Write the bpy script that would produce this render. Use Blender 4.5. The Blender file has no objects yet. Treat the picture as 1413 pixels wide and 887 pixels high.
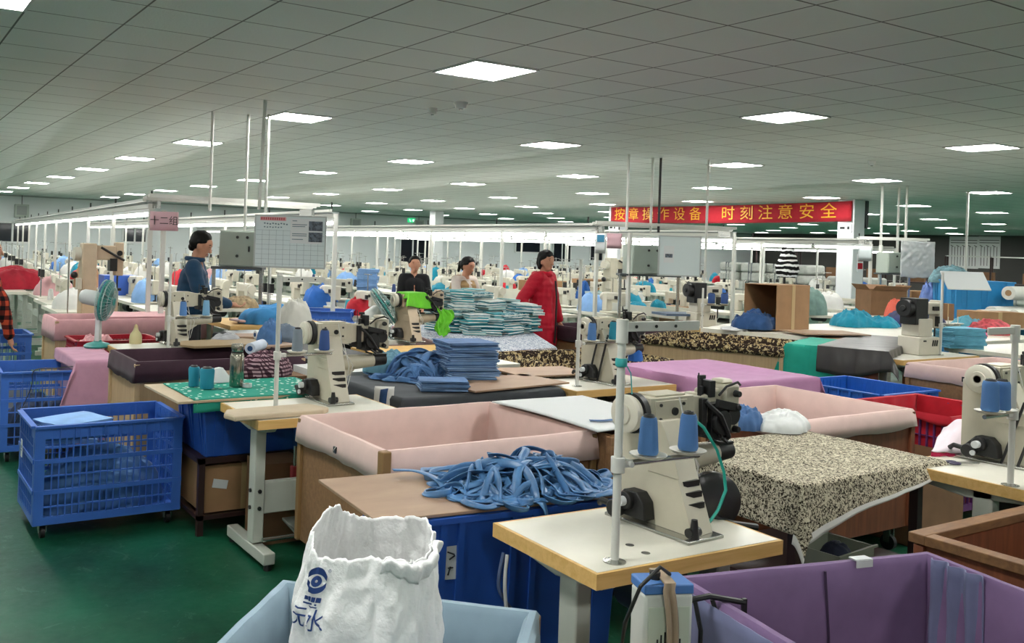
import bpy, bmesh, math, random
from mathutils import Vector, Matrix, noise
RD = random.Random(11)
S = bpy.context.scene
C = S.collection
PI = math.pi
V = Vector

# ---------------------------------------------------------------- camera
F_PX, YAW, ROLL, CX, CY, EYE = 1270.4, 1.0291, .0336, 574.1, 338.1, 1.7
_f = V((math.cos(YAW), math.sin(YAW), 0)); _r = V((math.sin(YAW), -math.cos(YAW), 0)); _u = V((0, 0, 1))
_r2 = _r*math.cos(ROLL)+_u*math.sin(ROLL); _u2 = -_r*math.sin(ROLL)+_u*math.cos(ROLL)
cd = bpy.data.cameras.new('camera'); cam = bpy.data.objects.new('camera', cd); C.objects.link(cam)
cd.sensor_fit = 'HORIZONTAL'; cd.sensor_width = 36; cd.lens = F_PX/1413*36
cd.shift_x = (706.5-CX)/1413; cd.shift_y = -(443.5-CY)/1413
cd.clip_start = .05; cd.clip_end = 200
cam.matrix_world = Matrix(((_r2.x, _u2.x, -_f.x, 0), (_r2.y, _u2.y, -_f.y, 0), (_r2.z, _u2.z, -_f.z, EYE), (0, 0, 0, 1)))
S.camera = cam
def ray(x, y): return _f+_r2*((x-CX)/F_PX)-_u2*((y-CY)/F_PX)
def at(x, y, z):            # the point of height z seen at a place in the photograph
    d = ray(x, y); return d*((z-EYE)/d.z)+V((0, 0, EYE))
def dp(x, y, d): return ray(x, y)*d+V((0, 0, EYE))

# ---------------------------------------------------------------- materials
def lin(h):
    if isinstance(h, str):
        h = h.lstrip('#'); c = [int(h[i:i+2], 16)/255 for i in (0, 2, 4)]
    else: c = [x/255 for x in h]
    return tuple((x/12.92 if x <= .04045 else ((x+.055)/1.055)**2.4) for x in c)+(1,)
MATS = {}
class NT:
    def __init__(s, m):
        m.use_nodes = True; s.t = m.node_tree; s.n = s.t.nodes; s.l = s.t.links
        s.b = s.n['Principled BSDF']; s._co = None
    def new(s, ty, **k):
        x = s.n.new(ty)
        for a, b in k.items():
            if a in x.inputs.keys(): x.inputs[a].default_value = b
            else: setattr(x, a, b)
        return x
    def link(s, a, b): s.l.new(a, b)
    def co(s, kind='Object'):
        if s._co is None: s._co = s.new('ShaderNodeTexCoord')
        return s._co.outputs[kind]
    def noise(s, scale, detail=3, rough=.55, vec=None, dist=0):
        x = s.new('ShaderNodeTexNoise'); x.inputs['Scale'].default_value = scale; x.inputs['Detail'].default_value = detail
        x.inputs['Roughness'].default_value = rough; x.inputs['Distortion'].default_value = dist
        s.link(vec or s.co(), x.inputs['Vector']); return x.outputs['Fac']
    def ramp(s, fac, stops):
        x = s.new('ShaderNodeValToRGB'); e = x.color_ramp.elements
        while len(e) < len(stops): e.new(.5)
        for i, (p, c) in enumerate(stops): e[i].position = p; e[i].color = c if len(c) == 4 else lin(c)
        s.link(fac, x.inputs[0]); return x.outputs[0]
    def math(s, op, a, b=None):
        x = s.new('ShaderNodeMath', operation=op)
        for i, q in enumerate((a, b)):
            if q is None: continue
            if hasattr(q, 'is_output'): s.link(q, x.inputs[i])
            else: x.inputs[i].default_value = q
        return x.outputs[0]
    def mix(s, fac, a, b):
        x = s.new('ShaderNodeMix', data_type='RGBA')
        for i, q in ((0, fac), (6, a), (7, b)):
            if hasattr(q, 'is_output'): s.link(q, x.inputs[i])
            else: x.inputs[i].default_value = q
        return x.outputs[2]
    def bump(s, h, strength=.3, dist=.01):
        x = s.new('ShaderNodeBump'); x.inputs['Strength'].default_value = strength; x.inputs['Distance'].default_value = dist
        s.link(h, x.inputs['Height']); s.link(x.outputs[0], s.b.inputs['Normal'])
def mat(name, col, rough=.6, metal=0, nz=None, bump=None, spec=None, sheen=0, trans=0):
    """plain procedural material: colour varied by noise nz=(scale, amount), optional bump=(scale, strength, distance)"""
    if name in MATS: return MATS[name]
    m = bpy.data.materials.new(name); t = NT(m); MATS[name] = m
    c = lin(col); t.b.inputs['Base Color'].default_value = c
    t.b.inputs['Roughness'].default_value = rough; t.b.inputs['Metallic'].default_value = metal
    if spec is not None: t.b.inputs['Specular IOR Level'].default_value = spec
    if sheen: t.b.inputs['Sheen Weight'].default_value = sheen
    if trans: t.b.inputs['Transmission Weight'].default_value = trans
    if nz:
        k = nz[1]
        f = t.noise(nz[0], 4)
        lo = tuple(max(0, x*(1-k)) for x in c[:3])+(1,); hi = tuple(min(1, x*(1+k)) for x in c[:3])+(1,)
        t.link(t.ramp(f, [(.3, lo), (.7, hi)]), t.b.inputs['Base Color'])
    if bump: t.bump(t.noise(bump[0], 4), bump[1], bump[2])
    m.diffuse_color = c
    return m
def wood(name, a, b, rough=.55, stretch=(1, 14, 14), sc=3):
    if name in MATS: return MATS[name]
    m = bpy.data.materials.new(name); t = NT(m); MATS[name] = m
    mp = t.new('ShaderNodeMapping'); mp.inputs['Scale'].default_value = stretch; t.link(t.co(), mp.inputs['Vector'])
    f = t.noise(sc, 5, .6, mp.outputs[0], .4)
    t.link(t.ramp(f, [(.3, lin(a)), (.7, lin(b))]), t.b.inputs['Base Color']); t.b.inputs['Roughness'].default_value = rough
    t.bump(f, .1, .003)
    return m
def emis(name, col, st):
    if name in MATS: return MATS[name]
    m = bpy.data.materials.new(name); t = NT(m); MATS[name] = m
    t.b.inputs['Base Color'].default_value = lin(col)
    t.b.inputs['Emission Color'].default_value = lin(col); t.b.inputs['Emission Strength'].default_value = st
    return m
def cloth(name, col, amt=.12, rough=.85, sheen=.1): return mat(name, col, rough, nz=(9, amt), bump=(350, .15, .001), sheen=sheen, spec=.25)

# ---------------------------------------------------------------- mesh builder
class MB:
    def __init__(s): s.v = []; s.f = []; s.mi = []; s.weld = False
    def add(s, vs, fs, mi=0, M=None):
        o = len(s.v)
        s.v += [tuple(M @ V(p)) for p in vs] if M is not None else [tuple(p) for p in vs]
        s.f += [tuple(o+i for i in f) for f in fs]; s.mi += [mi]*len(fs); return s
    def box(s, c, d, rz=0, mi=0, ry=0, rx=0):
        x, y, z = d[0]/2, d[1]/2, d[2]/2
        M = Matrix.Translation(V(c)) @ Matrix.Rotation(rz, 4, 'Z') @ Matrix.Rotation(ry, 4, 'Y') @ Matrix.Rotation(rx, 4, 'X')
        vs = [(-x, -y, -z), (x, -y, -z), (x, y, -z), (-x, y, -z), (-x, -y, z), (x, -y, z), (x, y, z), (-x, y, z)]
        return s.add(vs, [(0, 3, 2, 1), (4, 5, 6, 7), (0, 1, 5, 4), (1, 2, 6, 5), (2, 3, 7, 6), (3, 0, 4, 7)], mi, M)
    def bb(s, a, b, mi=0):   # box by two corners
        return s.box([(a[i]+b[i])/2 for i in range(3)], [abs(b[i]-a[i]) for i in range(3)], 0, mi)
    def cyl(s, p0, p1, r0, r1=None, n=14, mi=0, cap=True):
        return s.tube([p0, p1], [r0, r0 if r1 is None else r1], n, mi, cap)
    def tube(s, pts, r, n=8, mi=0, cap=True, closed=False):
        pts = [V(p) for p in pts]; k = len(pts)
        if not hasattr(r, '__len__'): r = [r]*k
        vs = []; prev = None
        for i, p in enumerate(pts):
            if closed: t = pts[(i+1) % k]-pts[i-1]
            else: t = pts[min(i+1, k-1)]-pts[max(i-1, 0)]
            if t.length < 1e-9: t = V((0, 0, 1))
            t.normalize()
            if prev is None: a = t.orthogonal().normalized()
            else:
                a = prev-t*prev.dot(t)
                a = a.normalized() if a.length > 1e-6 else t.orthogonal().normalized()
            prev = a; b = t.cross(a)
            for j in range(n):
                q = 2*PI*j/n; vs.append(p+(a*math.cos(q)+b*math.sin(q))*r[i])
        fs = []
        for i in range(k if closed else k-1):
            for j in range(n):
                i2 = (i+1) % k; fs.append((i*n+j, i*n+(j+1) % n, i2*n+(j+1) % n, i2*n+j))
        if cap and not closed: fs += [tuple(range(n-1, -1, -1)), tuple((k-1)*n+j for j in range(n))]
        return s.add(vs, fs, mi)
    def lathe(s, prof, o=(0, 0, 0), n=24, mi=0, M=None):
        vs = []; fs = []; k = len(prof); s.weld = True
        for r, z in prof:
            for j in range(n):
                q = 2*PI*j/n; vs.append((r*math.cos(q), r*math.sin(q), z))
        for i in range(k-1):
            for j in range(n): fs.append((i*n+j, i*n+(j+1) % n, (i+1)*n+(j+1) % n, (i+1)*n+j))
        if prof[0][0] > 1e-6: fs.append(tuple(range(n-1, -1, -1)))
        if prof[-1][0] > 1e-6: fs.append(tuple((k-1)*n+j for j in range(n)))
        MM = Matrix.Translation(V(o))
        if M is not None: MM = MM @ M
        return s.add(vs, fs, mi, MM)
    def prism(s, poly, d0, d1, ax='X', mi=0, shrink=None):
        """polygon given in the two other axes, pushed from d0 to d1 along ax"""
        def P(a, b, d): return {'X': (d, a, b), 'Y': (a, d, b), 'Z': (a, b, d)}[ax]
        n = len(poly); p2 = shrink or poly
        vs = [P(a, b, d0) for a, b in poly]+[P(a, b, d1) for a, b in p2]
        fs = [tuple(range(n-1, -1, -1)), tuple(range(n, 2*n))]+[(i, (i+1) % n, n+(i+1) % n, n+i) for i in range(n)]
        return s.add(vs, fs, mi)
    def grid(s, fn, nu, nv, wu=False, mi=0, flip=False):
        vs = [fn(i/(nu if wu else nu-1), j/(nv-1)) for i in range(nu) for j in range(nv)]; fs = []
        for i in range(nu if wu else nu-1):
            for j in range(nv-1):
                a, b = i*nv+j, ((i+1) % nu)*nv+j
                fs.append((a, a+1, b+1, b) if flip else (a, b, b+1, a+1))
        return s.add(vs, fs, mi)
    def sphere(s, c, r, n=14, mi=0, sc=(1, 1, 1)):
        k = n//2
        prof = [(max(0, math.sin(PI*i/k)), -math.cos(PI*i/k)) for i in range(k+1)]
        return s.lathe(prof, c, n, mi, Matrix.Diagonal((r*sc[0], r*sc[1], r*sc[2], 1)))
    def mesh(s, name, mats, smooth=True, ang=40):
        me = bpy.data.meshes.new(name); me.from_pydata(s.v, [], s.f)
        for m in (mats if isinstance(mats, (list, tuple)) else [mats]): me.materials.append(m)
        me.polygons.foreach_set('material_index', s.mi)
        bm = bmesh.new(); bm.from_mesh(me); 
        if s.weld: bmesh.ops.remove_doubles(bm, verts=bm.verts, dist=1e-6)
        bmesh.ops.recalc_face_normals(bm, faces=bm.faces); bm.to_mesh(me); bm.free()
        if smooth:
            me.shade_smooth(); me.set_sharp_from_angle(angle=math.radians(ang))
        return me
    def build(s, name, mats, parent=None, bevel=0, solid=0, sub=0, smooth=True, ang=40, seg=2):
        o = bpy.data.objects.new(name, s.mesh(name, mats, smooth, ang)); C.objects.link(o)
        if parent is not None: o.parent = parent
        if solid: md = o.modifiers.new('thick', 'SOLIDIFY'); md.thickness = solid; md.offset = 0
        if bevel: md = o.modifiers.new('edge', 'BEVEL'); md.width = bevel; md.segments = seg; md.limit_method = 'ANGLE'; md.angle_limit = .6
        if sub: md = o.modifiers.new('sub', 'SUBSURF'); md.levels = sub; md.render_levels = sub
        return o

def tag(o, label, cat, group=None, kind=None):
    o['label'] = label; o['category'] = cat
    if group: o['group'] = group
    if kind: o['kind'] = kind
    return o
def thing(name, label, cat, loc=(0, 0, 0), rz=0, group=None):
    o = bpy.data.objects.new(name, None); C.objects.link(o); o.empty_display_size = .1
    o.location = loc; o.rotation_euler = (0, 0, rz); return tag(o, label, cat, group)
def place(o, loc, rz=0, tilt=None):
    o.location = loc; o.rotation_euler = (tilt[0], tilt[1], rz) if tilt else (0, 0, rz); return o
def dup(root, loc, rz=0, label=None, group=None, scale=None, tilt=None):
    r = root.copy(); C.objects.link(r); place(r, loc, rz, tilt)
    if label: r['label'] = label
    if group: r['group'] = group
    if scale: r.scale = scale if hasattr(scale, '__len__') else (scale,)*3
    for ch in root.children:
        c = ch.copy(); C.objects.link(c); c.parent = r
        for g in ch.children:
            d = g.copy(); C.objects.link(d); d.parent = c
    return r
def struct(o): o['kind'] = 'structure'; return o
def remat(root, pairs):           # give a copy its own colours
    for o in [root]+[c for c in root.children]+[g for c in root.children for g in c.children]:
        if o.type == 'MESH':
            for sl in o.material_slots:
                if sl.material and sl.material.name in pairs:
                    if sl.link != 'OBJECT':
                        q = sl.material; sl.link = 'OBJECT'; sl.material = q
                    sl.material = pairs[sl.material.name]
def nz(x, y, z=0, s=1): return noise.noise(V((x*s, y*s, z*s)))
def text_mesh(txt, size, spacing=1.0):
    cu = bpy.data.curves.new('lettering', 'FONT'); cu.body = txt; cu.size = size; cu.align_x = 'CENTER'; cu.align_y = 'CENTER'; cu.space_character = spacing
    o = bpy.data.objects.new('lettering', cu); C.objects.link(o); bpy.context.view_layer.update()
    me = bpy.data.meshes.new_from_object(o.evaluated_get(bpy.context.evaluated_depsgraph_get()))
    bpy.data.objects.remove(o); bpy.data.curves.remove(cu); return me
# ---------------------------------------------------------------- palette
white_top = mat('white_laminate', '#d9d6c8', .35, nz=(5, .06))
edge_wood = wood('edge_band_wood', '#c99f58', '#dcb574')
grey_leg = mat('leg_paint', '#b9bdb2', .4, nz=(4, .06))
cream = mat('machine_cream', '#bdb7a3', .38, nz=(7, .07))
cream2 = mat('machine_cream_light', '#cbc6b6', .35, nz=(6, .05))
black = mat('black_metal', '#191817', .4)
blackp = mat('black_plastic', '#141415', .5)
steel = mat('steel', '#b5b5b0', .25, .9)
chrome = mat('brushed_steel', '#9d988c', .2, 1, nz=(40, .1))
pole_w = mat('white_pole_paint', '#cfcfc8', .35)
blue_pl = mat('blue_plastic', '#3a68bb', .42, nz=(5, .1))
blue_tub = mat('blue_tub_plastic', '#2451a6', .4, nz=(5, .1))
red_pl = mat('red_plastic', '#a0162a', .42, nz=(5, .1))
ply = wood('plywood_side', '#7d5c3e', '#94704d')
ply_l = wood('plywood_light', '#a98f6b', '#bda27c', stretch=(12, 12, 1))
ply_red = wood('plywood_reddish', '#653722', '#824a2d', stretch=(10, 10, 1))
board = wood('tan_board', '#937661', '#a2866c', stretch=(2, 4, 2), sc=2)
card = mat('cardboard', '#9a7653', .8, nz=(6, .1), bump=(30, .15, .003))
card_d = mat('cardboard_dark', '#7c5b3f', .8, nz=(6, .12))
pink = cloth('pink_lining', '#dfc2ba', .05)
lilac = cloth('lilac_cloth', '#b886ad', .06)
purple = cloth('purple_lining', '#7a6288', .08)
slate = cloth('blue_grey_lining', '#8aa0ae', .06)
plum = cloth('plum_lining', '#3a2530', .2)
dgrey = cloth('dark_grey_cloth', '#3f4347', .1)
tarp = mat('grey_tarp', '#343130', .3, nz=(6, .12))
denim = cloth('denim', '#4a6f9c', .22)
denim_d = cloth('denim_dark', '#27456e', .22)
denim_m = cloth('denim_mid', '#456590', .22)
teal = cloth('teal_cloth', '#136a78', .2)
cyan = cloth('turquoise_cloth', '#1c819a', .15)
green_c = cloth('teal_green_cloth', '#1f9480', .08)
whitec = cloth('white_cloth', '#d7d6d2', .04)
paper = mat('white_paper', '#cdd0d0', .7)
redc = cloth('red_cloth', '#b51f2e', .15)
pinkc = cloth('pink_cloth', '#d3a3a6', .08)
bluec = cloth('blue_cloth', '#2d63b0', .15)
skyc = cloth('sky_blue_cloth', '#7fa6d6', .12)
thread_b = mat('blue_thread', '#4a76ad', .7, bump=(220, .3, .002))
thread_t = mat('teal_thread', '#147f97', .7, bump=(220, .3, .002))
thread_g = mat('grey_thread', '#7c8791', .7, bump=(220, .3, .002))
thread_w = mat('white_thread', '#d8d8d2', .7)
maroon = mat('dark_maroon_paint', '#2e1a19', .45)
skin = mat('skin', '#b98469', .55, nz=(12, .06)); hair = mat('black_hair', '#0d0b0a', .6, spec=.2)
cab_grey = mat('cabinet_paint', '#a3ada3', .4, nz=(3, .04))
wboard = mat('whiteboard', '#cdd8d8', .25)

def pattern(name, kind):
    if name in MATS: return MATS[name]
    m = bpy.data.materials.new(name); t = NT(m); MATS[name] = m; t.b.inputs['Roughness'].default_value = .85
    t.b.inputs['Specular IOR Level'].default_value = .2
    if kind == 'dots':
        x = t.new('ShaderNodeTexVoronoi'); x.inputs['Scale'].default_value = 26; x.inputs['Randomness'].default_value = .55; t.link(t.co(), x.inputs['Vector'])
        col = t.ramp(x.outputs['Distance'], [(.30, lin('#dbe6dc')), (.34, lin('#2a8f7c'))])
    elif kind == 'leopard_pale':
        f = t.noise(120, 3, .7, dist=.9); g = t.noise(30, 2, .5, dist=.5)
        col = t.mix(t.math('MULTIPLY', t.math('GREATER_THAN', f, .505), t.math('GREATER_THAN', g, .36)), lin('#c3bba4'), lin('#2a231b'))
    elif kind == 'leopard_dark':
        f = t.noise(30, 3, .6, dist=.8); g = t.noise(55, 2, .5)
        col = t.mix(t.math('GREATER_THAN', f, .53), lin('#2b2019'), t.ramp(g, [(.4, lin('#8f7850')), (.6, lin('#c5b48c'))]))
    elif kind == 'blue_swirl':
        f = t.noise(38, 3, .6, dist=1.6)
        col = t.mix(t.math('GREATER_THAN', f, .52), lin('#c9ccd0'), lin('#5f6f88'))
    elif kind == 'plaid' or kind == 'plum_check':
        mp = t.new('ShaderNodeSeparateXYZ'); t.link(t.co(), mp.inputs[0])
        def band(o, fr, th):
            return t.math('GREATER_THAN', t.math('SINE', t.math('MULTIPLY', o, fr)), th)
        a = band(t.math('ADD', mp.outputs[0], mp.outputs[1]), 75 if kind == 'plaid' else 260, .1); b = band(mp.outputs[2], 75 if kind == 'plaid' else 260, .1)
        s_ = t.math('ADD', a, b)
        if kind == 'plaid': col = t.ramp(t.math('MULTIPLY', s_, .5), [(.2, lin('#b8472c')), (.5, lin('#5a201a')), (.9, lin('#141112'))])
        else: col = t.ramp(t.math('MULTIPLY', s_, .5), [(.2, lin('#a88a92')), (.5, lin('#4a2f3a')), (.9, lin('#2d1a24'))])
    elif kind == 'teal_print':
        f = t.noise(60, 3, .6, dist=1.0); g = t.noise(7, 2)
        col = t.mix(t.math('GREATER_THAN', f, .5), lin('#1d6474'), lin('#a9c3c6'))
    elif kind == 'stripe_mono':
        mp = t.new('ShaderNodeSeparateXYZ'); t.link(t.co(), mp.inputs[0])
        w = t.noise(6, 2)
        col = t.mix(t.math('GREATER_THAN', t.math('SINE', t.math('ADD', t.math('MULTIPLY', mp.outputs[2], 60), t.math('MULTIPLY', w, 6))), .35), lin('#0d0c0d'), lin('#e5e5e5'))
    t.link(col, t.b.inputs['Base Color']); t.bump(t.noise(300, 2), .1, .001); return m
dots = pattern('polka_dot_cloth', 'dots'); leo_p = pattern('pale_leopard_cloth', 'leopard_pale'); leo_d = pattern('dark_leopard_cloth', 'leopard_dark')
swirl = pattern('blue_swirl_cloth', 'blue_swirl'); plaid = pattern('plaid_cloth', 'plaid'); pcheck = pattern('plum_check_cloth', 'plum_check')
tprint = pattern('teal_print_cloth', 'teal_print'); mono = pattern('mono_stripe_cloth', 'stripe_mono')

# ---------------------------------------------------------------- room
X0, X1, Y0, Y1, HC = -6.0, 46.5, -5.0, 37.6, 3.086
GX, GY, GS = 4.134, 5.911, 3.6
m = bpy.data.materials.new('green_epoxy'); t = NT(m)
f1 = t.noise(1.3, 5, .6); f2 = t.noise(18, 4, .7); sc = t.noise(4, 6, .75, dist=2.5)
c1 = t.ramp(f1, [(.34, lin('#093826')), (.66, lin('#145a40'))])
c2 = t.mix(t.math('MULTIPLY', t.math('GREATER_THAN', sc, .60), .3), c1, lin('#5c8271'))
t.link(c2, t.b.inputs['Base Color']); t.link(t.ramp(f2, [(.3, (.34, .34, .34, 1)), (.7, (.45, .45, .45, 1))]), t.b.inputs['Roughness'])
t.b.inputs['Specular IOR Level'].default_value = .35
floor_m = m
m = bpy.data.materials.new('ceiling_tile'); t = NT(m)
sp = t.new('ShaderNodeSeparateXYZ'); t.link(t.co(), sp.inputs[0])
def tile_line(o, off):
    a = t.math('FRACT', t.math('DIVIDE', t.math('SUBTRACT', o, off), .6))
    return t.math('LESS_THAN', t.math('MINIMUM', a, t.math('SUBTRACT', 1.0, a)), .011)
ln = t.math('MAXIMUM', tile_line(sp.outputs[0], GX-.3), tile_line(sp.outputs[1], GY-.3))
base = t.ramp(t.noise(.5, 3), [(.3, lin('#dfe6e2')), (.7, lin('#e6ece8'))])
t.link(t.mix(ln, base, lin('#5a5f5c')), t.b.inputs['Base Color']); t.b.inputs['Roughness'].default_value = .6
t.bump(t.noise(60, 2), .25, .01)
ceil_m = m
wall_m = mat('white_wall_panel', '#d3d8d8', .6, nz=(.6, .04))
wall_unlit = mat('unlit_wall_tone', '#413f3c', .7, nz=(.5, .1))  # dimness of the unlit far end is put into this wall colour
night = mat('night_glass', '#20242b', .08, spec=.6)
frame_w = mat('window_frame_white', '#d8dad8', .4)
def slab(name, a, b, mm): return struct(MB().bb(a, b).build(name, mm, smooth=False))
slab('floor', (X0, Y0, -.1), (X1, Y1, 0), floor_m)
slab('ceiling', (X0, Y0, HC), (X1, Y1, HC+.1), ceil_m)
slab('wall_back', (X0, Y1, -.1), (X1, Y1+.2, HC+.1), wall_m)
slab('wall_right', (X1, Y0, -.1), (X1+.2, Y1, HC+.1), wall_unlit)
slab('wall_left', (X0-.2, Y0, -.1), (X0, Y1, HC+.1), wall_m)
slab('wall_front', (X0, Y0-.2, -.1), (X1, Y0, HC+.1), wall_m)
slab('baseboard_back', (X0, Y1-.015, 0), (X1, Y1-.001, .12), mat('grey_skirting', '#6d7573', .5))
slab('trim_1', (X0, Y1-.03, HC-.06), (X1, Y1-.001, HC), mat('ceiling_trim', '#9aa19e', .5))
k = 0
def window(cx, w, z0, z1, n=2):
    global k; k += 1
    r = bpy.data.objects.new('window_%d' % k, None); C.objects.link(r); r.location = (cx, Y1-.02, z0); r['kind'] = 'structure'
    h = z1-z0; fb = MB()
    for i in range(n+1): fb.box((-w/2+w*i/n, 0, h/2), (.07, .06, h))
    fb.box((0, 0, 0), (w, .06, .07)).box((0, 0, h), (w, .06, .07)); fb.build('frame', frame_w, r, smooth=False)
    for i in range(n): MB().box((-w/2+w*(i+.5)/n, 0, h/2), (w/n-.07, .02, h-.07)).build('pane', night, r, smooth=False)
# dark night windows of the back wall (placed by where the wall stands)
for (xa, xb, ya, yb, n) in [(-30, 40, 305, 335, 3), (170, 202, 314, 335, 2), (553, 603, 327, 366, 3), (712, 746, 331, 349, 1), (764, 788, 333, 362, 2), (815, 832, 335, 360, 1), (868, 884, 330, 362, 1)]:
    d = (Y1-.05)/ray(xa, 330).y; a = ray(xa, ya)*d+V((0, 0, EYE)); d2 = (Y1-.05)/ray(xb, 330).y; b = ray(xb, yb)*d2+V((0, 0, EYE))
    window((a.x+b.x)/2, b.x-a.x, b.z, a.z, n)
col_m = mat('white_column', '#dfe2e4', .5, nz=(1.5, .03))
k2 = 0
for (x, y) in [(19.7, 13.15), (19.7, 20.85), (19.7, 31.2)]:
    k2 += 1; struct(MB().box((x, y, HC/2), (.42, .42, HC)).build('column_%d' % k2, col_m, bevel=.02))
# down-pipe and grey casing beside the banner column
tag(MB().box((19.951, 12.98, HC-.33), (.08, .14, .64)).cyl((19.931, 12.98, HC-.64), (19.931, 12.98, .02), .02).build('cable_duct', mat('dark_duct', '#33383a', .5)), 'dark cable duct running down the side of the banner column', 'duct')
def sign_board(name, lab, cat, c, w, h, normal_rz, mats, mk=None):
    r = thing(name, lab, cat, c, normal_rz)
    MB().box((0, 0, 0), (w, .02, h)).build('panel', mats, r, smooth=False)
    return r
# exit sign on the back wall
p = ray(568, 304)*((Y1-.03)/ray(568, 304).y)+V((0, 0, EYE))
r = sign_board('exit_sign', 'small lit green exit sign high on the back wall', 'sign', (p.x, Y1-.02, p.z), .42, .2, 0, emis('exit_green', '#1fb070', 1.0))
gl = MB()
gl.box((-.08, -.013, 0), (.1, .006, .02)).box((-.11, -.013, .05), (.03, .006, .03)).box((-.06, -.013, -.05), (.08, .006, .02)).box((.1, -.013, .0), (.09, .006, .1))
gl.build('symbol', emis('exit_white', '#d8ffe8', 1.2), r, smooth=False)
for (px_, py_, lab) in [(491, 309, 'small white notice board high on the back wall beside a column'), (30, 291, 'small wired box hanging high on the back wall at far left'), (578, 311, 'small wall speaker box high on the back wall right of the exit sign')]:
    p = ray(px_, py_)*((Y1-.1)/ray(px_, py_).y)+V((0, 0, EYE))
    r = thing('wall_box', lab, 'box', (p.x, Y1-.08, p.z))
    MB().box((0, 0, 0), (.5, .12, .5)).build('case', cab_grey, r, bevel=.01); MB().box((0, -.065, .02), (.36, .012, .34)).build('front_panel', mat('grey_face', '#8d9390', .5), r, bevel=.004)
    MB().cyl((0, 0, .25), (0, 0, HC-p.z), .012).build('cable', black, r)
# posters of line drawings on the right wall
for (xa, xb, lab) in [(1310, 1349, 'large sheet of black line drawings on the dark right wall, left of two'), (1350, 1379, 'narrower sheet of line drawings on the dark right wall, right of two')]:
    qa = ray(xa, 326); qa = qa*((X1-.05)/qa.x)+V((0, 0, EYE)); qb = ray(xb, 371); qb = qb*((X1-.05)/qb.x)+V((0, 0, EYE))
    w = abs(qa.y-qb.y); h = qa.z-qb.z
    r = thing('wall_chart', lab, 'poster', (X1-.02, (qa.y+qb.y)/2, (qa.z+qb.z)/2), -PI/2)
    MB().box((0, 0, 0), (w, .02, h)).build('sheet', emis('chart_paper', '#cfd0cf', .35) if 0 else mat('chart_paper', '#d6d6d4', .7), r, smooth=False)
    g = MB(); n = max(4, int(w/.14))
    for i in range(1, n): g.box((-w/2+w*i/n, -.013, -h*.12), (.025, .004, h*.6))
    for j in (.3, .38): g.box((0, -.013, h*j), (w*.9, .004, .03))
    for i in range(n//2): g.box((-w/2+w*(2*i+1)/n, -.013, h*.2), (w/n*1.1, .004, .03), ry=.5)
    g.build('drawing', black, r, smooth=False)

# ceiling light panels
diff = emis('panel_diffuser', '#fefdf9', 34.0); fr_m = mat('panel_frame', '#d9dcda', .4)
first = None
for i in range(-2, 12):
    for j in range(-3, 9):
        x, y = GX+GS*i, GY+GS*j
        if x > X1-.5 or y > Y1-.5 or y < Y0+.4 or x < X0+.4: continue
        if i == 11 and j < 5: continue
        if first is None:
            first = thing('ceiling_light', 'square white light panel set flush in the tiled ceiling', 'ceiling light', (x, y, HC), 0, 'square ceiling light panels')
            MB().box((0, 0, -.007), (.56, .56, .01)).build('diffuser', diff, first, smooth=False)
            fb = MB()
            for (a, b, c, d) in [(0, .29, .6, .02), (0, -.29, .6, .02), (.29, 0, .02, .56), (-.29, 0, .02, .56)]: fb.box((a, b, -.008), (c, d, .014))
            fb.build('frame', fr_m, first, smooth=False)
        else: dup(first, (x, y, HC))
# smoke detectors
for (px_, py_, lab, rr) in [(636, 141, 'round white smoke detector on the ceiling just behind the nearest light panel', .07), (597, 149, 'small flat white sensor on the ceiling left of the smoke detector', .05), (1203, 222, 'small dark ceiling sensor above the right pipes', .05)]:
    p = at(px_, py_, HC); r = thing('smoke_detector', lab, 'detector', (p.x, p.y, HC))
    MB().lathe([(rr, -.001), (rr, -.02), (rr*.8, -.035), (rr*.75, -.06), (0, -.065)], n=20).build('housing', fr_m, r); MB().lathe([(rr*.35, -.064), (rr*.3, -.072), (0, -.073)], n=12).build('sensor', steel, r)

# red banner between two columns
ba, bb_ = V((19.46, 20.93, 0)), V((19.46, 12.97, 0)); L = (ba-bb_).length; bz0, bz1 = 2.58, 3.05
r = thing('safety_banner', 'long red cloth banner with yellow characters hung between white columns', 'banner', (19.46, (ba.y+bb_.y)/2, (bz0+bz1)/2), -PI/2)
red_b = cloth('banner_red', '#9c1c28', .08)
H2 = (bz1-bz0)/2
MB().grid(lambda u, v: ((u-.5)*L, .012*math.sin(u*23)+.01*math.sin(u*61+v*3), (v-.5)*2*H2-.03*math.sin(u*PI)), 80, 5).build('cloth', red_b, r, solid=.004)
me = text_mesh('按章操作设备  时刻注意安全', .44, 1.58)
xs = [v.co.x for v in me.vertices]; w0 = max(xs)-min(xs); s_ = (L*.93)/w0; xm = (max(xs)+min(xs))/2
for v in me.vertices:
    x = (v.co.x-xm)*s_-.1; u = x/L+.5
    v.co = (x, -.022+.012*math.sin(u*23)+.01*math.sin(u*61+1.5), v.co.y*.88-.03*math.sin(u*PI))
o = bpy.data.objects.new('lettering', me); C.objects.link(o); o.parent = r; me.materials.append(mat('banner_gold', '#e0a21e', .5))
# small number plates under the banner ends
for (yy, lab) in [(13.15, 'small white number plate on the banner column at right'), (20.85, 'small white number plate on the far banner column')]:
    r = sign_board('number_plate', lab, 'sign', (19.4805, yy, 2.43), .34, .2, -PI/2, mat('plate_white', '#dfe3e6', .5)); MB().box((-.06, -.013, 0), (.12, .004, .05)).build('mark', black, r, smooth=False); MB().box((.09, -.013, 0), (.05, .004, .07)).build('mark', black, r, smooth=False)
r = sign_board('red_notice', 'red and white notice on the side of the banner column', 'sign', (19.75, 12.9305, 1.62), .2, .42, 0, mat('plate_white', '#dfe3e6', .5))
for zz in (.12, -.06): MB().box((0, -.013, zz), (.18, .004, .14)).build('red_block', redc, r, smooth=False)
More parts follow.
